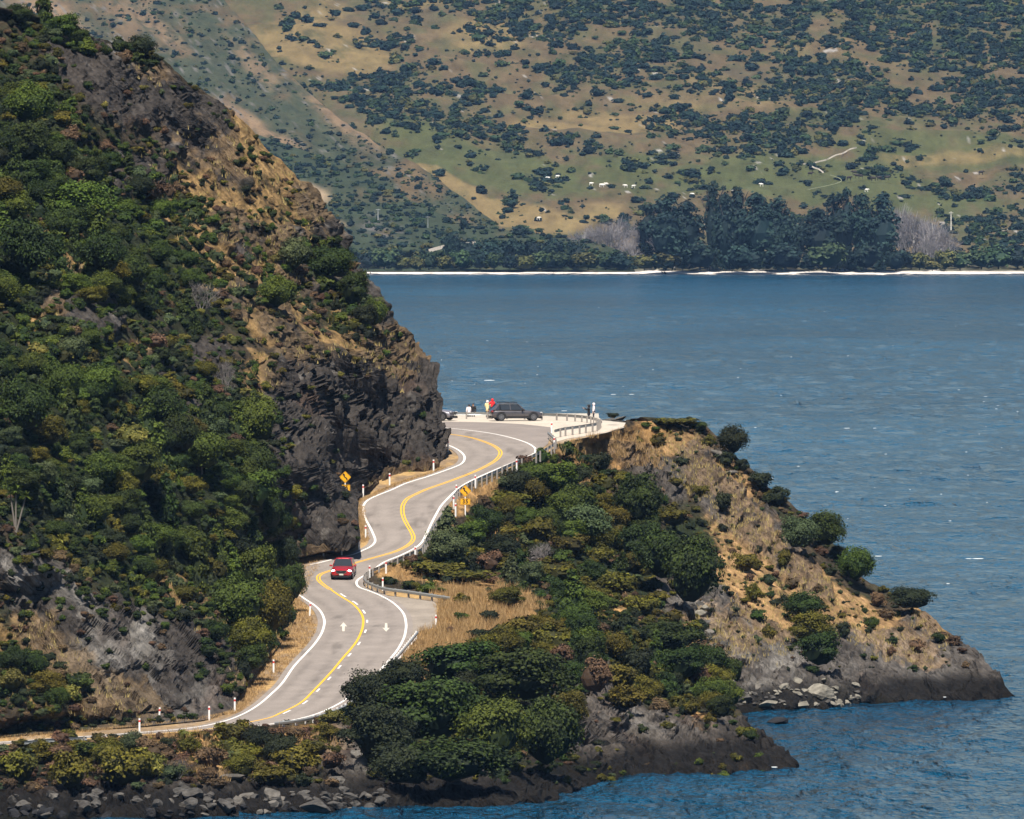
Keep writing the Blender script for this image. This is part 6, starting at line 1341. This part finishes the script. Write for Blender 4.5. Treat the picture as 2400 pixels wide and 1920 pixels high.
LMK = {0: [("the big grey slab", 190, 740), ("the narrow rock slab", 400, 950), ("the tall cabbage tree", 37, 1150), ("the skyline tree", 330, 112), ("the crest rocks", 250, 200), ("the round dark tree above the slab", 240, 600), ("the big left-edge tree", 60, 590), ("the pale lower rock face", 330, 1590),
  ("the tan grass gully", 620, 330), ("the cliff columns", 720, 960), ("the grassy cliff top", 860, 830), ("the orange cabbage tree", 144, 1264), ("the dark tree hiding the road", 684, 1290), ("the silvery bare bush", 560, 590), ("the grey twiggy bush", 470, 695), ("the pale sapling", 530, 880), ("the white rock patch", 130, 1430), ("the skyline outcrop", 640, 480),
  ("the pale cabbage tree", 473, 1088), ("the leaning cabbage tree", 500, 1205), ("the yellowish cabbage tree", 306, 895), ("the bright tree by the left edge", 70, 250), ("the grey green slope tree", 690, 600), ("the lower road cut", 500, 1560), ("the brown dirt bank", 640, 1500), ("the cabbage tree nearest the road", 580, 1302)],
 1: [("the pale conifer", 1048, 1262), ("the right-hand yellow sign", 1090, 1200), ("the tallest headland tree", 1499, 1172), ("the largest headland tree", 1627, 1334), ("the golden grass bank", 1120, 1430), ("the wide cove tree", 1575, 1492), ("the stacked dark trees", 1370, 1490), ("the pale rock face", 1500, 1720), ("the near point", 1750, 1720),
  ("the big domed trees", 1140, 1560), ("the hairpin trees", 1280, 1115), ("the large rounded boulder", 634, 1872), ("the rock chute", 830, 1780), ("the rusty bushes", 365, 1765), ("the bottom left guardrail", 120, 1750), ("the tall olive bush", 547, 1722), ("the bare brown bush", 1270, 1300), ("the soft grey green tree", 1371, 1224), ("the round dark tree by the conifer", 1141, 1222)],
 2: [("the lone skyline tree", 1720, 1030), ("the slanting rock slab", 1800, 1260), ("the long dark clump", 1900, 1470), ("the outer ridge trees", 1900, 1240), ("the green ridge tree", 2004, 1322), ("the wind-bent tree", 2137, 1402), ("the pale scree", 1780, 1560), ("the crest hedge", 1582, 988), ("the round black bush", 1978, 1478)]}
def zone(x, y, sh):
    L = LMK[0 if sh is hill else (1 if sh is near else 2)]
    return rel(x, y, L)
hb = lambda x, y: np.clip(ell(HBUSH, x, y)*1.2+.17, 0, 1)*(1-.88*np.clip(ell(HROCK, x, y)*sm(.6, .2, ell(HBUSH, x, y)*.8), 0, 1))
def hsize(x, y, r): 
    d = ell(HBUSH, x, y); return (8+ (d*44)*r.uniform(0, 1, len(x))**1.2 + r.uniform(0, 8, len(x)))
def hmats(x, y):
    d = float(ell(HBUSH, np.array([x]), np.array([y]))[0])
    return dict(dgreen=3+3*d, mgreen=1+4.5*d, olive=1.6, black=2.2-1.2*d, brown=2.2-1.7*d, grey=1.3, yellow=.25)
A = scatter(hill, 30000, hb, hsize, hmats, 21, (-150, 1040), (-40, 1700), .34)
nbd = lambda x, y: np.clip(ell(RBUSH, x, y)*1.0+.10, 0, 1)*(1-.97*sm(.2, .5, ell([(1115, 1430, 145, 56, 0), (1015, 1510, 88, 68, -40), (1450, 1050, 130, 50, 10), (1120, 1160, 110, 20, -30), (950, 1350, 80, 16, 10)], x, y)))*(1-.9*sm(.4, .7, ell(RROCK, x, y)))*sm(1862, 1845, y)
B1 = scatter(near, 26000, nbd, lambda x, y, r: 9+r.uniform(0, 1, len(x))**1.3*46*(.3+.7*ell(RBUSH, x, y)), lambda x, y: dict(olive=4, dgreen=2.6, mgreen=1.4, brown=.8, black=1.0, grey=.4) if y < 1690 or x > 900 else dict(olive=3, brown=5, black=1, grey=1.2, yellow=.2), 22, (-80, 1850), (1000, 1860), .33)
B2 = scatter(farh, 4500, lambda x, y: np.clip(.3+ell(RBUSH, x, y)*.5+.7*sm(90, 10, np.interp(y, [a for a, b in F_R], [b for a, b in F_R])-x)*sm(1420, 1300, y)+0*x, 0, 1)*sm(1600, 1560, y)*(1-.7*sm(.4, .7, ell(RROCK, x, y))), lambda x, y, r: 5+r.uniform(0, 1, len(x))**2.5*24, lambda x, y: dict(olive=3, brown=3, black=3, dgreen=1.5, grey=.5), 23, (1450, 2370), (990, 1620), .55)
for x in range(-30, 470, 9):
    yb = float(np.interp(x, [-300, 0, 150, 340, 480], [1745, 1728, 1715, 1702, 1688])); yy = yb-random.uniform(2, 30); s_ = random.uniform(7, 17)
    A.append((x+random.uniform(-6, 6), yy, s_, random.choice(['brown', 'olive', 'olive', 'brown', 'black', 'grey', 'dgreen']), hill))
ALL = A+B1+B2
nh = len(HT)+len(SH)
def vis(t): return -20 < t[0] < 1e9
cand = sorted([t for t in ALL if t[0] > -10], key=lambda t: -t[2]); top = cand[:250]; ids = set(id(t) for t in top)
for t in top:
    x, y, s, m, sh = t; g = sh.at(x, y+s*.3); key = 's' if random.random() < .8 else ('cone' if (m in ('mgreen', 'dgreen', 'grey') and s > 18) else 's')
    asp = random.uniform(.65, 1.0) if key == 's' else 1.25; k = F/float(g[1])
    o = place_crown('shrub', random.choice(CR['big' if (s > 34 and m in CR['big'] and key == 's') else key][m]), x, y-s*asp*.3, s*1.08, s*asp*1.08, float(g[1])-s*.25/k, depth=.85)
    sz = 'large' if s > 34 else ('mid-sized' if s > 24 else 'small'); zn = zone(x, y, sh)
    tag(o, sz+' '+ADJ[m]+' shrub '+zn, 'shrub', sz+' '+ADJ[m]+' shrubs '+zn)
# the rest of the low scrub: one cover per hill
VV = {v: crown_np(700+v, 8, 420, .12, core=.8) for v in range(4)}
VB = {v: crown_np(720+v, 11, 1000, .085, core=.8) for v in range(4)}
cover = {}
for t in ALL:
    if id(t) in ids: continue
    cover.setdefault((t[3]), []).append(t)
SRC = {}
def src(m, k, v):
    """a small bush used as the source of the scattered cover"""
    if (m, k, v) not in SRC:
        V, Q_, T_, ti = (VV if k == 0 else VB)[v]; me = mesh_np('scrub_source', V, Q_, T_, {'tint': ti}, smooth=False); me.materials.append(MT[m]); SRC[(m, k, v)] = bpy.data.objects.new('scrub_source', me)
    return SRC[(m, k, v)]
def merged(name, items, mat, label, bank):
    P, S, R, I = [], [], [], []
    for (x, y, s, m, sh) in items:
        g = sh.at(x, y); k = F/float(g[1]); asp = random.uniform(.6, 1)
        P.append(g+np.array([0, -s*.15/k, s*asp*.3/k])); S.append((s/k, s*.85/k, s*asp/k)); R.append((0, 0, random.uniform(0, 6.28))); I.append((0 if s < 16 else 4)+random.randrange(4))
    gn_scatter(name, P, S, R, I, [src(mat, q//4, q % 4) for q in range(8)], label)
for m, it in cover.items(): merged('undergrowth', it, m, ADJ[m]+' low scrub covering the hill and headland slopes between the larger shrubs', VV)
# small tufts that roughen the skyline and rock ledges
TUF = []
r_ = np.random.default_rng(31)
for k in range(2600):
    sh = hill if r_.random() < .62 else (near if r_.random() < .5 else farh); x = r_.uniform(-100, 1040) if sh is hill else (r_.uniform(0, 1800) if sh is near else r_.uniform(1500, 2300)); y = r_.uniform(0, 1700) if sh is hill else r_.uniform(1000, 1840 if sh is near else 1570)
    if not sh.inside(x, y, 3): continue
    if sh is not hill and ell([(1110, 1430, 130, 55, 0), (1000, 1510, 60, 60, -40), (1450, 1050, 120, 40, 10), (1120, 1160, 110, 20, -30)], np.array([x]), np.array([y]))[0] > .4 and r_.random() < .85: continue
    rk = float(ell(HROCK if sh is hill else RROCK, np.array([x]), np.array([y]))[0])
    if r_.random() < rk*.93: continue
    TUF.append((x, y, r_.uniform(4, 10), random.choice(['black', 'olive', 'brown', 'dgreen', 'grey']), sh))
for m in ('black', 'olive', 'brown', 'dgreen', 'grey'): merged('undergrowth', [t for t in TUF if t[3] == m], m, ADJ[m]+' tiny scrub tufts between rocks and grass', VV)

# dry grass blades
def grass(sheets, n, seed, hmin, hmax, name, label, mat='straw', keep=None):
    r = np.random.default_rng(seed); P = []
    for sh, L, cnt, xr, yr in sheets:
        x = r.uniform(*xr, cnt); y = r.uniform(*yr, cnt); d = ell(L, x, y)
        nz = fbm(np.stack([x/30, y/30, 0*x], -1), seed, 2)
        k = (d+.35*nz > .45); 
        for a, b in zip(x[k], y[k]):
            if sh.inside(a, b, 3): P.append(sh.at(a, b))
    P = np.array(P); N = len(P); nb = n
    P = np.repeat(P, nb, 0)+r.normal(size=(N*nb, 3))*np.array([.16, .16, .03]); hgt = r.uniform(hmin, hmax, (N*nb, 1)); d = r.normal(size=(N*nb, 3))*.35; d[:, 2] = 1
    a = r.uniform(0, 3.14, N*nb); wv = np.stack([np.cos(a), np.sin(a), 0*a], 1)*.022
    V = np.stack([P-wv*1.2-[0, 0, .1], P+wv*1.2-[0, 0, .1], P+d*hgt], 1).reshape(-1, 3); T = np.arange(len(V)).reshape(-1, 3)
    tt = np.repeat(np.clip(r.uniform(0, 1, N*nb)*.7+.15, 0, 1), 3)
    link(name, mesh_np(name, V, None, T, {'tint': tt}, smooth=False), MT[mat], kind='stuff', label=label); return N
GN = [(1140, 1430, 115, 48, 0), (1050, 1500, 60, 60, -45), (990, 1530, 40, 40, -45), (1120, 1160, 90, 14, -28), (1050, 1210, 20, 40, 20), (1000, 1378, 90, 10, 8), (935, 1350, 50, 14, 10), (1450, 1050, 140, 45, 8), (1350, 1090, 60, 40, 0), (1180, 1280, 60, 40, 50, .8), (640, 1740, 120, 26, 0), (480, 1745, 160, 30, 0), (330, 1730, 90, 16, 0), (740, 1735, 60, 26, 0), (520, 1800, 90, 30, 0, .8)]
g1 = grass([(near, GN, 9000, (250, 1600), (1010, 1840)), (near, [(1115, 1430, 145, 60, 0), (1020, 1505, 98, 70, -40)], 3600, (930, 1300), (1360, 1600))], 10, 41, .25, .75, 'dry_grass', 'golden dry grass on the headland and road banks')
g2 = grass([(farh, [e for e in RGRASS if e[0] > 1440], 5200, (1450, 2280), (1010, 1600)), (hill, HGRASS, 6500, (-60, 1030), (0, 1700))], 7, 42, .15, .42, 'dry_grass', 'tan tussock grass between rocks on the slopes')
# grass on the road verges
vg = []
r = np.random.default_rng(43); P = []
for k in range(5200):
    y = r.uniform(1096, 1735); b = H_Bf(y); e = np.interp(y, [1096, 1133, 1176, 1265, 1300, 1400, 1480, 1580, 1670, 1735], [1044, 945, 850, 866, 780, 712, 752, 665, 560, 60]); x = b+(e-b)*r.uniform(-.1, .85)
    P.append(un(x, y, YT(y)))
P = np.array(P); nb = 7; P = np.repeat(P, nb, 0)+r.normal(size=(len(P)*nb, 3))*np.array([.12, .12, 0]); hgt = r.uniform(.06, .28, (len(P), 1)); d = r.normal(size=P.shape)*.4; d[:, 2] = 1
a = r.uniform(0, 3.14, len(P)); wv = np.stack([np.cos(a), np.sin(a), 0*a], 1)*.02; P[:, 2] -= .05
V = np.stack([P-wv, P+wv, P+d*hgt], 1).reshape(-1, 3)
link('dry_grass', mesh_np('dry_grass', V, None, np.arange(len(V)).reshape(-1, 3), {'tint': np.repeat(r.uniform(.1, .8, len(P)), 3)}, smooth=False), MT['straw'], kind='stuff', label='short dry grass between the road edge and the rock cut')

# ------------------------------------------------------------------ cabbage trees
def spiky(seed, n=90):
    r = np.random.default_rng(seed); V = []; Q = []; tt = []
    for k in range(n):
        d = r.normal(size=3); d[2] = abs(d[2])*.9-.25; d /= np.linalg.norm(d); L = r.uniform(.75, 1.0); u = np.cross(d, [0, 0, 1]); u /= np.linalg.norm(u)+1e-6; wd = .085; o = len(V); dr = np.array([0, 0, -.25])
        for f_, ww in ((0, .6), (.5, 1), (1, .1)):
            c = d*L*f_+dr*f_*f_; V.append(c-u*wd*ww); V.append(c+u*wd*ww); tt += [r.uniform(.3, 1)]*2
        Q += [(o, o+1, o+3, o+2), (o+2, o+3, o+5, o+4)]
    return mesh_np('leaf_head', V, Q, None, {'tint': np.clip(tt, 0, 1)}, smooth=False)
SP = [spiky(1), spiky(2)]; SP[0].materials.append(MT['mgreen']); SP[1].materials.append(MT['yellow'])
def cabbage(px, py, r_, hpx, v, label, heads=((0, 0, 1),), sh=hill):
    g = sh.at(px, py+hpx); Y = float(g[1])-1.2; k = F/Y; t = empty('cabbage_tree', un(px, py+hpx, Y), label=label, cat='cabbage tree'); H = hpx/k
    bm = bmesh.new(); 
    for (dx, dz, s) in heads:
        top = Vector((dx*r_/k, 0, H+dz*r_/k)); b0 = Vector((0, 0, -.6)); d = top-b0; rot = d.to_track_quat('Z', 'Y').to_matrix().to_4x4()
        bmesh.ops.create_cone(bm, cap_ends=True, segments=8, radius1=.085, radius2=.05, depth=d.length, matrix=Matrix.Translation((b0+top)/2) @ rot)
    bm_obj('trunk', bm, plain('cabbage_bark', (.16, .14, .12), .9) if 'cabbage_bark' not in bpy.data.materials else bpy.data.materials['cabbage_bark'], t)
    for (dx, dz, s) in heads:
        o = bpy.data.objects.new('leaf_head', SP[v]); COL.objects.link(o); o.parent = t; o.location = (dx*r_/k, 0, H+dz*r_/k); o.scale = (s*r_/k,)*3; o.rotation_euler[2] = random.uniform(0, 6)
cabbage(37, 1150, 26, 85, 0, 'tall branched cabbage tree with a bare grey trunk at the left edge', ((0, 0, 1), (.9, -.5, .8), (-.5, -.2, .7)))
cabbage(37, 795, 26, 22, 0, 'spiky cabbage tree at the left edge below the slab'); cabbage(306, 895, 20, 24, 1, 'yellowish cabbage tree above the narrow slab'); cabbage(144, 1264, 22, 18, 1, 'orange-tinged cabbage tree low in the left bush'); cabbage(473, 1088, 22, 20, 1, 'pale cabbage tree in the middle of the bush'); cabbage(406, 1270, 26, 20, 0, 'dark green cabbage tree in the lower bush'); cabbage(500, 1205, 30, 26, 0, 'leaning cabbage tree right of the dark one'); cabbage(580, 1302, 26, 24, 0, 'cabbage tree nearest the road cliff'); cabbage(150, 1085, 22, 22, 0, 'small cabbage tree in the left bush')
# bare twiggy bushes
for x, y, rx, rz, sh, lb in [(470, 695, 50, 40, hill, 'bare grey twiggy bush on the middle of the hill'), (530, 880, 26, 46, hill, 'leafless pale sapling above the green trees'), (1270, 1300, 40, 34, near, 'bare brown bush in the headland thicket'), (1300, 1700, 30, 50, near, 'bare twiggy bush on the grove edge'), (650, 1755, 34, 20, near, 'bare grey bush on the near bank'), (420, 1800, 40, 26, near, 'bare grey bush above the shore rocks'), (560, 590, 36, 26, hill, 'bare silvery bush on the upper hill')]:
    g = sh.at(x, y+rz*.8); o = place_crown('bare_bush', random.choice(CR['twig']['twig']), x, y, rx, rz, float(g[1])-.6); tag(o, lb, 'bush')

# ------------------------------------------------------------------ air
bm = bmesh.new(); bmesh.ops.create_cube(bm, size=1, matrix=Matrix.Translation((0, 3480, 74)) @ Matrix.Diagonal((7000, 7060, 152, 1)))
m = bpy.data.materials.new('haze_air'); m.use_nodes = True; n = m.node_tree.nodes; n.clear(); vo = n.new('ShaderNodeVolumePrincipled'); vo.inputs['Color'].default_value = (.30, .55, 1, 1); vo.inputs['Density'].default_value = 1.6e-5; vo.inputs['Anisotropy'].default_value = 0
om = n.new('ShaderNodeOutputMaterial'); m.node_tree.links.new(vo.outputs[0], om.inputs['Volume'])
hz = bm_obj('haze', bm, m, kind='stuff')
